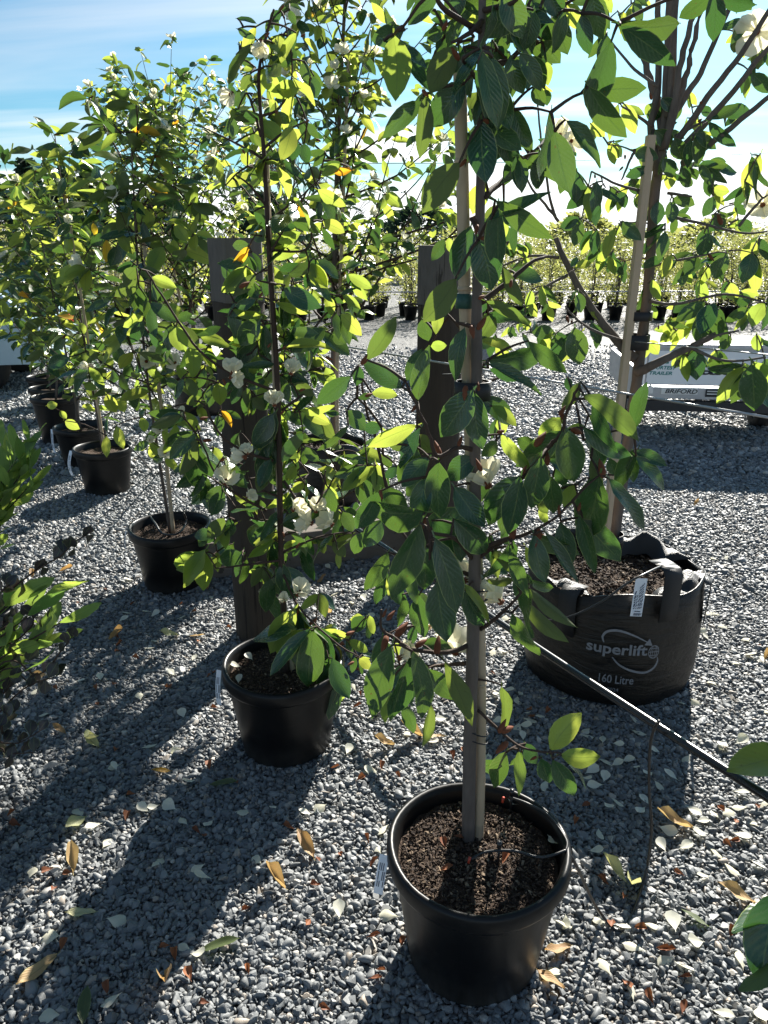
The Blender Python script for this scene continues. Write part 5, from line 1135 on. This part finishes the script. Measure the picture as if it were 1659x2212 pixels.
# ------------------------------------------------------------------ fallen petals, leaves and sepals
def litter():
    q = random.Random(5); cnt = {'petal': 0}
    LB = {'petal': ('fallen_petal', 'cream petal lying loose on the grey gravel', 'petal', 'petals scattered on the gravel'),
          'dry': ('fallen_leaf', 'dry tan leaf lying on the grey gravel', 'leaf', 'dry leaves scattered on the gravel'),
          'pale': ('fallen_leaf', 'pale yellow green leaf lying on the grey gravel', 'leaf', 'pale leaves scattered on the gravel'),
          'fgreen': ('fallen_leaf', 'olive green leaf lying on the grey gravel', 'leaf', 'olive leaves scattered on the gravel'),
          'fyellow': ('fallen_leaf', 'bright yellow leaf lying on the grey gravel', 'leaf', 'yellow leaves scattered on the gravel'),
          'sepal': ('fallen_sepal', 'rust brown bud scale lying on the grey gravel', 'bud scale', 'bud scales scattered on the gravel')}
    def put(key, x, y, L, ang, tilt=.25):
        nm, lb, ct, gp = LB[key]; me = q.choice(LV[key])
        Mx = Matrix.Translation((x, y, .0185 if key != 'sepal' else .016)) @ Matrix.Rotation(ang, 4, 'Z') @ Euler((q.uniform(-.1, tilt), q.gauss(0, tilt), 0)).to_matrix().to_4x4() @ Matrix.Diagonal((L * q.uniform(.75, 1.15), L, L * (.6 if key == 'petal' else 1.0), 1)) @ Matrix.Translation((0, -.5, 0))
        if key == 'petal' and q.random() < .5: Mx = Mx @ Matrix.Rotation(math.pi, 4, 'Y')
        o = link(nm, me, None, None, Mx); tag(o, lb, ct, gp)
    def px(reg, s, key, L):
        for w in s.split(';'):
            a, b = map(float, w.split()[:2]); p = gr(*dp(reg, a, b)); ang = q.uniform(0, 6.28)
            sp = w.split()
            if len(sp) > 2: ang = R(float(sp[2]))
            put(key, p.x, p.y, L * q.uniform(.8, 1.2), ang)
    px('S4', '1125 235;1105 460;1455 410;1640 390;650 595;950 705;1540 700;1185 755;1210 805;200 770;300 1160;715 1060;665 1540;1110 1225;1200 1275;1255 490;685 135;1025 375;860 390;480 400;920 385;560 500;300 1640', 'petal', .046)
    px('S6', '820 100;755 120;690 100;600 160;675 200;610 255;575 215;1065 195;1005 250;870 150;930 185;755 350;915 345;695 385;890 410;650 540;1060 525;1015 610;630 650;1210 410;1265 470;1340 420;1420 415;1500 300;1440 750;1590 740;1260 800;1080 1075;960 1090;845 1220;670 1330;1040 1310;1150 1360;1210 1195;430 1075;785 1110;640 1060;1500 1300;1640 1240;1165 620;1340 650;970 40;1370 20;1165 90;1480 380;1560 470;1500 560;1390 1640;1620 1640;320 250;345 170;370 1360;1240 540;1620 350;840 1490', 'petal', .046)
    px('S3', '420 1215;230 1330;290 1305;150 1375;205 1370;180 1430;880 1405;910 1320;940 1340;665 1445;565 1395;575 1425;1100 1440;370 1380;1140 1225;1315 1100;1305 690;1280 830;1385 765;1520 840;1555 945;1500 1460;1380 1490;1330 350;760 1480', 'petal', .046)
    px('S1', '760 680;885 685;940 695;750 725;840 1185;1100 1295;265 1295;1030 1050;490 1100;605 1075;210 1160;770 490;1090 710;900 905;1170 960;930 850;1060 1520;690 1615;1270 590', 'petal', .044)
    px('S2', '890 1310;930 1280;760 1130;740 1515;870 1640;640 375;650 570;1290 1330;1250 1470;1620 1180;1580 1560', 'petal', .044)
    px('S5', '20 420;115 390;400 160;230 1000;520 1035;450 630;480 510;1580 1075;1120 75', 'petal', .046)
    px('S4', '560 -10 55;490 1030 100;450 490 150', 'pale', .085); px('S4', '970 165 100', 'fyellow', .06); px('S4', '1350 245 265;1330 1220 280;520 1580 10', 'fgreen', .095); px('S4', '1000 1490 200;230 1380 150;430 710 30;1640 840 60', 'dry', .095)
    px('S6', '715 780 40;830 880 145', 'pale', .085); px('S6', '1450 920 70;1080 490 75;390 1250 120;350 1440 210', 'dry', .10); px('S6', '1210 1060 60', 'fgreen', .07)
    px('S2', '940 1480 95;1240 1440 100;1100 1425 80', 'dry', .09); px('S1', '470 715 300;200 460 20;60 20 80;410 430 290;235 1070 100;360 1390 60', 'dry', .075); px('S1', '1015 825 95;545 1470 150', 'pale', .075)
    px('S5', '30 620 30', 'dry', .11)
    px('S5', '390 570;240 670;100 700;440 720;85 855;440 1160;605 1195;450 1420;480 130;580 190;360 210;140 1590;40 1080;480 1370', 'sepal', .03); px('S6', '745 745;560 370;1450 580;1410 600;1115 780;660 830;790 930;890 1115;1430 1130;1060 1250;1030 1240;1160 1410;810 1460;1150 1590;950 1520;500 470;720 1090;1590 380;1460 470', 'sepal', .03)
    px('S1', '580 1140;690 1120;1190 860;710 920;820 960;1290 1050;1290 1260;700 1520;340 1140;590 1240;640 545;470 625;1170 680', 'sepal', .03); px('S4', '75 420;90 490;290 770;410 780;990 1225;1060 1270;1230 560;1180 530;330 880;380 1210;1130 1390;1480 1000;1490 1360;650 1470;1230 1570;790 310;770 440', 'sepal', .03)
    # the drift of petals beneath the flowering trees
    for k in range(125):
        x = q.gauss(.45, .65); y = q.gauss(2.9, .7)
        if not (1.9 < y < 5): continue
        if (x - BC[0]) ** 2 + (y - BC[1]) ** 2 < .37 ** 2 or (x - P2[0]) ** 2 + (y - P2[1]) ** 2 < .2 ** 2: continue
        put('petal', x, y, q.uniform(.035, .055), q.uniform(0, 6.28))
    for k in range(60):
        x = q.gauss(.3, .8); y = q.gauss(2.9, .8)
        if 1.7 < y < 5 and (x - BC[0]) ** 2 + (y - BC[1]) ** 2 > .37 ** 2: put('sepal', x, y, q.uniform(.02, .04), q.uniform(0, 6.28))
    for k in range(26):
        x = q.gauss(.3, 1.0); y = q.uniform(2.6, 5)
        if (x - BC[0]) ** 2 + (y - BC[1]) ** 2 > .37 ** 2: put('dry', x, y, q.uniform(.05, .09), q.uniform(0, 6.28))
litter()
def on_soil(key, u, v, z, L, nm, lb, ct, gp):
    p = gr(u, v, z); q = random.Random(u + v); Mx = Matrix.Translation((p.x, p.y, z)) @ Matrix.Rotation(q.uniform(0, 6), 4, 'Z') @ Matrix.Scale(L, 4); o = link(nm, q.choice(LV[key]), None, None, Mx); tag(o, lb, ct, gp)
for u, v in ((1185, 1806), (1112, 1722)): on_soil('petal', u, v, .298, .05, 'fallen_petal', 'white petal lying on the bark mulch in the pot', 'petal', 'petals on the mulch')
for u, v in ((520, 1440), (515, 1475), (545, 1425)): on_soil('petal', u, v, .285, .04, 'fallen_petal', 'white petal on the soil of the pot by the round post', 'petal', 'petals on the soil by the post')
for u, v in ((982, 1805), (962, 1832), (952, 1880), (1085, 1865)): on_soil('sepal', u, v, .297, .03, 'fallen_sepal', 'rusty bud scale lying on the bark mulch in the pot', 'bud scale', 'bud scales on the mulch')

# ------------------------------------------------------------------ low shrubs at the left and a magnolia at the right
def shrub(name, label, loc, potlab, build):
    make_pot('nursery_pot', potlab, loc[0], loc[1], .30, .25, seed=int(loc[1] * 50))
    pl = Plant(name, label, 'shrub', (loc[0], loc[1], .2)); build(pl); return pl
def narrow_bush(pl, tips, Y, n=16, L=.085):
    q = pl.q
    for u, v in tips:
        e = at(u, v, Y + q.uniform(-.12, .12)); b = pl.loc + Vector((q.uniform(-.03, .03), q.uniform(-.03, .03), 0)); m = b.lerp(e, .55) + Vector((-.06, 0, .03))
        P = pl.limb([b, m, e], .004, .0018, 6, 5, False)
        for i in range(n):
            t = .45 + .55 * i / (n - 1); p = P[min(int(t * (len(P) - 1)), len(P) - 1)]; ax = (P[-1] - P[-4]).normalized(); a = i * 2.4
            d = (ax * 1.0 + Vector((math.cos(a), math.sin(a), .25)) * .55).normalized(); pl.leaf(p, p + d * L * q.uniform(.7, 1.2), Vector((q.gauss(0, 1), q.gauss(0, 1), q.gauss(.3, .6))), 'narrow', q.uniform(.9, 1.3))
    pl.finish(M['twig'])
shrub('narrow_leaved_shrub', 'bright green shrub with narrow upright leaves beside the receding row', (-1.62, 2.62), 'small black pot of the bright green narrow leaved shrub',
      lambda p: narrow_bush(p, [(40, 985), (62, 955), (28, 1010), (70, 1040), (40, 1065), (12, 980), (18, 1055), (55, 1010)], 2.55, 13, .135))
shrub('narrow_leaved_shrub', 'green shrub with toothed straplike leaves growing among purple leaves', (-1.30, 1.78), 'small black pot of the toothed green shrub',
      lambda p: narrow_bush(p, [(60, 1330), (95, 1290), (30, 1370), (130, 1345), (10, 1310), (70, 1400), (35, 1290), (110, 1390), (15, 1420), (50, 1450)], 1.66, 9, .125))
def purple(pl):
    q = pl.q
    def spray(pts, Y, n, L=.036):
        P = pl.limb([pl.loc] + [at(*dp('L2', x, y), Y) for x, y in pts], .003, .0013, 6, 6, False)
        k0 = int(len(P) * .25)
        for i in range(n):
            p = P[k0 + int((len(P) - 1 - k0) * i / (n - 1))]; s = 1 if i % 2 else -1; ax = (P[-1] - P[-5]).normalized()
            d = (ax * .3 + Vector((.3 * s, q.gauss(0, .4), .8 * s if i % 3 else .6))).normalized(); pl.leaf(p, p + d * L * q.uniform(.85, 1.3), (CAM - p).normalized() + Vector((q.gauss(0, .5), q.gauss(0, .5), q.gauss(0, .5))), 'round', q.uniform(.9, 1.1))
    spray([(-120, 1100), (180, 800), (500, 560), (800, 380), (1000, 190), (1140, 110)], 1.66, 11)
    spray([(-150, 1000), (30, 850), (120, 760)], 1.64, 5); spray([(-100, 1500), (200, 1500), (420, 1300), (440, 1150)], 1.60, 7); spray([(-100, 1700), (300, 1700), (520, 1450), (640, 1230)], 1.60, 8)
    spray([(-100, 1900), (500, 1950), (800, 1650), (950, 1450)], 1.58, 8); spray([(-100, 2000), (400, 2050), (740, 1980)], 1.58, 6); spray([(-150, 2300), (50, 2200), (150, 2050)], 1.56, 6); spray([(-150, 2500), (100, 2500), (150, 2400)], 1.55, 5)
    spray([(-150, 2800), (20, 2850), (250, 2850), (520, 2700)], 1.54, 8); spray([(-150, 3000), (100, 3000), (450, 2980)], 1.53, 7); spray([(-150, 1500), (30, 1300), (120, 1250)], 1.62, 5); spray([(-150, 2600), (300, 2150), (640, 2000)], 1.56, 6); spray([(-150, 2950), (30, 2600), (80, 2450)], 1.54, 5)
    pl.finish(M['twig'])
shrub('purple_leaved_shrub', 'dark purple shrub with small round leaves on thin arching stems', (-1.28, 1.50), 'small black pot of the dark purple shrub', purple)
def side_tree():
    c = (1.25, 1.42); make_pot('nursery_pot', 'black pot of the magnolia whose leaf tips reach over the litter', c[0], c[1], .40, .31, seed=40)
    pl = Plant('magnolia_tree', 'magnolia with a few leaf tips reaching over the petal litter', 'tree', (c[0], c[1], .27))
    pl.trunk([Vector((c[0], c[1], .27)), Vector((c[0] + .02, c[1] + .01, .8)), Vector((c[0] + .1, c[1] + .05, 1.05))], .011, .005, M['bark'])
    for a, b in (((1700, 1600, 1.45), (1720, 1630, 1.40)), ((1700, 1960, 1.28), (1710, 1975, 1.25)), ((1720, 2120, 1.2), (1730, 2140, 1.2))):
        pl.limb([Vector((c[0], c[1], .3)), at(*b)], .004, .002, 6)
    def lf(b, t, Y0, Y1, N, key, sx=1): pl.leaf(at(*b, Y0), at(*t, Y1), Vector(N), key, sx)
    lf((1720, 1628), (1562, 1672), 1.42, 1.36, (-.2, -.5, .8), 'leaf_young'); lf((1715, 1962), (1578, 2000), 1.26, 1.22, (-.2, .3, .8), 'leaf'); lf((1700, 1920), (1640, 2140), 1.24, 1.14, (-.3, -.4, .8), 'leaf', 1.1); lf((1710, 2040), (1605, 2150), 1.18, 1.13, (.2, -.3, -.9), 'leaf')
    for k in range(14): d = Vector((math.cos(k * 2.4) * .6 + .35, math.sin(k * 2.4), -.2)); p = Vector((c[0] + .02 + .006 * k, c[1] + .02, .5 + .038 * k)); pl.leaf(p, p + d.normalized() * .12, Vector((0, 0, 1)), 'leaf')
    pl.finish(M['twig'])
side_tree()

# ------------------------------------------------------------------ background
def far_shrubs():
    q = random.Random(21); protos = []
    def crown(seed, h, r):
        s = random.Random(seed); vs, fs = [], []
        for i in range(760):
            z = s.uniform(.06, 1) ; a = s.uniform(0, 6.283); rr = r * math.sqrt(s.random()) * (.55 + .6 * math.sin(math.pi * (.15 + .75 * z))) ; p = Vector((rr * math.cos(a), rr * math.sin(a), z * h + s.gauss(0, .03)))
            d = Vector((s.gauss(0, 1), s.gauss(0, 1), s.gauss(.2, .7))).normalized(); n = Vector((s.gauss(0, 1), s.gauss(0, 1), s.gauss(0, 1))); x = d.cross(n).normalized(); L = s.uniform(.035, .075)
            k = len(vs); vs += [p, p + d * L * .5 + x * L * .25, p + d * L, p + d * L * .5 - x * L * .25]; fs.append((k, k + 1, k + 2, k + 3))
        me = bpy.data.meshes.new('crown'); me.from_pydata([tuple(v) for v in vs], [], fs); me.update(); me.uv_layers.new(name='UVMap'); me.materials.append(M['shrub_far'])
        at_ = me.attributes.new('rnd', 'FLOAT', 'POINT'); at_.data.foreach_set('value', np.repeat(np.array([s.random() for _ in range(760)], dtype=np.float32), 4)); return me
    def stems(seed, h):
        s = random.Random(seed); b = MB()
        for k in range(4): b.tube([(0, 0, .2), (s.uniform(-.07, .07), s.uniform(-.07, .07), .6 * h), (s.uniform(-.16, .16), s.uniform(-.16, .16), .95 * h)], [.012, .008, .003], 5)
        return b.mesh('stem', M['bark'])
    pm = MB(); pm.lathe([(.001, .01), (.11, 0), (.145, .26), (.155, .27), (.155, .30), (.135, .30), (.13, .26), (.001, .255)], 20); pot = pm.mesh('pot', M['pot'])
    V = [(crown(i, 1.42, .30), stems(i, 1.5)) for i in range(6)]
    for row, (y, off) in enumerate(((16.4, 0), (17.3, .3), (18.3, .1), (19.4, .35), (20.6, .2))):
        for k in range(40):
            x = -9.0 + off + k * .48 + q.uniform(-.06, .06)
            if (row > 1 and k % 2) or q.random() < .07: continue
            s = q.uniform(.78, 1.2)
            o = empty('potted_shrub', (x, y + q.uniform(-.08, .08), 0), q.uniform(0, 6.28)); tag(o, 'small grey green shrub in a black pot in the far nursery block', 'shrub', 'potted shrubs of the far nursery block')
            cm, sm_ = q.choice(V); c = link('crown', cm, o); c.location = (0, 0, .25); c.scale = (s, s, s); st = link('stem', sm_, o); st.scale = (1, 1, s); link('pot', pot, o)
far_shrubs()
def leafy_tree(name, label, x, y, h, r, mat, n, size, shape, seed, group=None, z0=.1):
    q = random.Random(seed); root = empty(name, (x, y, 0)); tag(root, label, 'tree', group); vs, fs, rn = [], [], []
    for i in range(n):
        t = q.random(); z = (z0 + (1 - z0) * t) * h; rr = r * shape(t) * math.sqrt(q.uniform(.15, 1)) * q.uniform(.8, 1.15); a = q.uniform(0, 6.283); p = Vector((rr * math.cos(a), rr * math.sin(a), z))
        d = Vector((math.cos(a), math.sin(a), q.gauss(.1, .5))).normalized(); xx = d.cross(Vector((q.gauss(0, 1), q.gauss(0, 1), q.gauss(0, 1)))).normalized(); L = size * q.uniform(.6, 1.4)
        k = len(vs); vs += [p - xx * L * .3, p + xx * L * .3, p + d * L + xx * L * .1, p + d * L - xx * L * .1]; fs.append((k, k + 1, k + 2, k + 3)); rn += [q.random()] * 4
    me = bpy.data.meshes.new('crown'); me.from_pydata([tuple(v) for v in vs], [], fs); me.update(); me.uv_layers.new(name='UVMap'); a_ = me.attributes.new('rnd', 'FLOAT', 'POINT'); a_.data.foreach_set('value', np.array(rn, dtype=np.float32)); me.materials.append(mat); link('crown', me, root)
    b = MB(); b.tube([(0, 0, 0), (.05, 0, h * .4), (0, 0, h * .95)], [h * .022, h * .015, h * .004], 8); b.build('trunk', M['bark'], root)
for k in range(15):
    x = -46 + k * 2.1; leafy_tree('conifer', 'dark conifer in the tall shelter belt beyond the nursery', x + rng.uniform(-.5, .5), 62 + rng.uniform(-2, 2), rng.uniform(5.6, 7.6) if k < 12 else rng.uniform(4, 5), 1.9, M['conifer'], 1500, .5, lambda t: (1 - t) ** .7 + .05, 300 + k, 'conifers of the shelter belt', .02)
def bare_tree(name, label, x, y, h, seed, spread=.5):
    q = random.Random(seed); root = empty(name, (x, y, 0)); tag(root, label, 'tree'); b = MB(); t = MB(); t.tube([(0, 0, 0), (.1, 0, h * .25), (0, 0, h * .5)], [h * .03, h * .024, h * .014], 8); t.build('trunk', M['bark_far'], root)
    def rec(p, d, L, r, lev):
        e = p + d * L; b.tube([p, p.lerp(e, .5) + Vector((q.gauss(0, .04), q.gauss(0, .04), 0)) * L, e], [r, r * .8, r * .55], 4, caps=False)
        if lev == 0: return
        for k in range(3 if lev > 1 else 4):
            a = q.uniform(0, 6.283); nd = (d + Vector((math.cos(a), math.sin(a), q.uniform(-.1, .4))) * spread * q.uniform(.5, 1.1)).normalized(); rec(p.lerp(e, q.uniform(.5, 1)), nd, L * q.uniform(.6, .8), r * .55, lev - 1)
    for k in range(5): rec(Vector((0, 0, h * (.22 + .07 * k))), Vector((math.cos(k * 2.4) * .45, math.sin(k * 2.4) * .45, 1)).normalized(), h * .26, h * .012, 4)
    b.build('branches', M['bark_far'], root)
bare_tree('bare_tree', 'leafless grey tree on the skyline beside the power pole', -5.6, 46, 7.2, 5); bare_tree('bare_tree', 'smaller leafless tree on the skyline nearer the dark post', -2.6, 47, 5.6, 6, .6); bare_tree('bare_tree', 'low leafless tree beside the evergreen on the skyline', -8.2, 45, 5.0, 8, .6)
leafy_tree('evergreen_tree', 'low dark evergreen below the leafless trees on the skyline', -6.4, 43, 3.9, 2.0, M['conifer'], 2600, .32, lambda t: math.sin(math.pi * (.2 + .75 * t)), 71)
leafy_tree('evergreen_tree', 'rounded olive evergreen behind the far nursery block', 7.5, 30, 2.5, 2.0, M['shrub_far'], 2200, .22, lambda t: math.sin(math.pi * (.2 + .75 * t)), 72); leafy_tree('evergreen_tree', 'wide olive hedge tree behind the far nursery block', 13.0, 31, 2.3, 2.6, M['shrub_far'], 2600, .22, lambda t: math.sin(math.pi * (.2 + .75 * t)), 73); leafy_tree('evergreen_tree', 'dark rounded evergreen behind the post and the far block', 1.5, 34, 2.9, 2.4, M['conifer'], 2400, .26, lambda t: math.sin(math.pi * (.2 + .75 * t)), 74)
def pole():
    p = at(578, 340, 48); root = empty('power_pole', (p.x, 48, 0)); tag(root, 'timber power pole with two crossarms on the skyline', 'pole'); b = MB(); b.tube([(0, 0, 0), (0, 0, p.z + .4)], [.15, .11], 10); b.build('mast', M['bark_far'], root); zs = []
    for v in (363, 389):
        z = at(578, v, 48).z; zs.append(z); a = MB(); a.box((0, -.12, z), (1.9, .1, .12)); ar = a.build('crossarm', M['bark_far'], root)
        for x in (-.8, -.3, .3, .8): i_ = MB(); i_.lathe([(.03, 0), (.07, .05), (.05, .12), (.001, .16)], 8, (x, -.12, z + .06)); i_.build('insulator', M['trailer_black'], ar)
    for z, x in ((zs[0] + .2, .8), (zs[0] + .2, -.3)):
        wire('power_line', 'thin overhead power line crossing the sky to the pole', [Vector((p.x + x, 47.88, z)), Vector((p.x + 19, 46, z + .05)), Vector((p.x + 44, 44, z + 1.0))], .018, 'power line', 'trailer_black', 5)['group'] = 'overhead power lines'
pole()
M['car_paint'] = plain('pale_blue_car_paint', (.35, .47, .55), .25, .5, .2, var=.05); M['glass'] = plain('dark_car_glass', (.02, .03, .035), .08, .6)
def car():
    root = empty('parked_car', (-5.75, 8.9, 0), R(8)); tag(root, 'pale blue hatchback parked behind the receding row', 'car'); prof = [(-1.9, .30), (-1.95, .60), (-1.85, .80), (-1.05, .90), (-.45, 1.26), (.0, 1.33), (.75, 1.31), (1.35, 1.18), (1.72, .85), (1.85, .78), (1.85, .32)]; w = .80; b = MB(); vs = []
    for s in (-1, 1):
        for x, z in prof: vs.append((x, s * (w - (.16 if z > .95 else 0)), z))
    n = len(prof); fs = [tuple(range(n)), tuple(range(2 * n - 1, n - 1, -1))] + [(i, (i + 1) % n, n + (i + 1) % n, n + i)[::-1] for i in range(n)]; b.add(vs, fs); b.build('body', M['car_paint'], root)
    for s in (-1, 1):
        for pts in (((-.85, .93), (-.42, 1.21), (.05, 1.25), (.05, .93)), ((.12, .93), (.12, 1.25), (.72, 1.24), (1.2, 1.12), (1.45, .93))):
            m = MB(); m.add([(x, s * (w - .02 - (z - .9) * .40 + .012), z) for x, z in pts], [tuple(range(len(pts)))]); m.build('side_window', M['glass'], root)
        for x in (-1.2, 1.15):
            wh = empty('wheel', (x, s * .70, .29)); wh.parent = root; t = MB(); t.lathe([(.18, -.09), (.27, -.09), (.29, -.06), (.29, .06), (.27, .09), (.18, .09)], 28); q_ = t.build('tyre', M['tyre'], wh); q_.rotation_euler = (R(90), 0, 0); t = MB(); t.lathe([(.001, -.07), (.18, -.05), (.18, .05), (.001, .07)], 20); q_ = t.build('rim', M['galv'], wh); q_.rotation_euler = (R(90), 0, 0)
        l = MB(); l.box((1.84, s * .58, .70), (.05, .30, .13), bev=.01); l.build('tail_lamp', M['lamp_red'], root); l = MB(); l.box((-1.92, s * .56, .68), (.06, .32, .12), bev=.01); l.build('headlight', M['lamp_white'], root)
    m = MB(); m.add([(-1.02, -.62, .93), (-1.02, .62, .93), (-.46, .56, 1.265), (-.46, -.56, 1.265)], [(0, 1, 2, 3)]); m.v = [(x - .012, y, z + .012) for x, y, z in m.v]; m.build('windscreen', M['glass'], root); m = MB(); m.add([(1.37, -.58, 1.175), (1.37, .58, 1.175), (1.71, .64, .87), (1.71, -.64, .87)], [(0, 1, 2, 3)]); m.v = [(x + .012, y, z + .012) for x, y, z in m.v]; m.build('rear_window', M['glass'], root)
car()
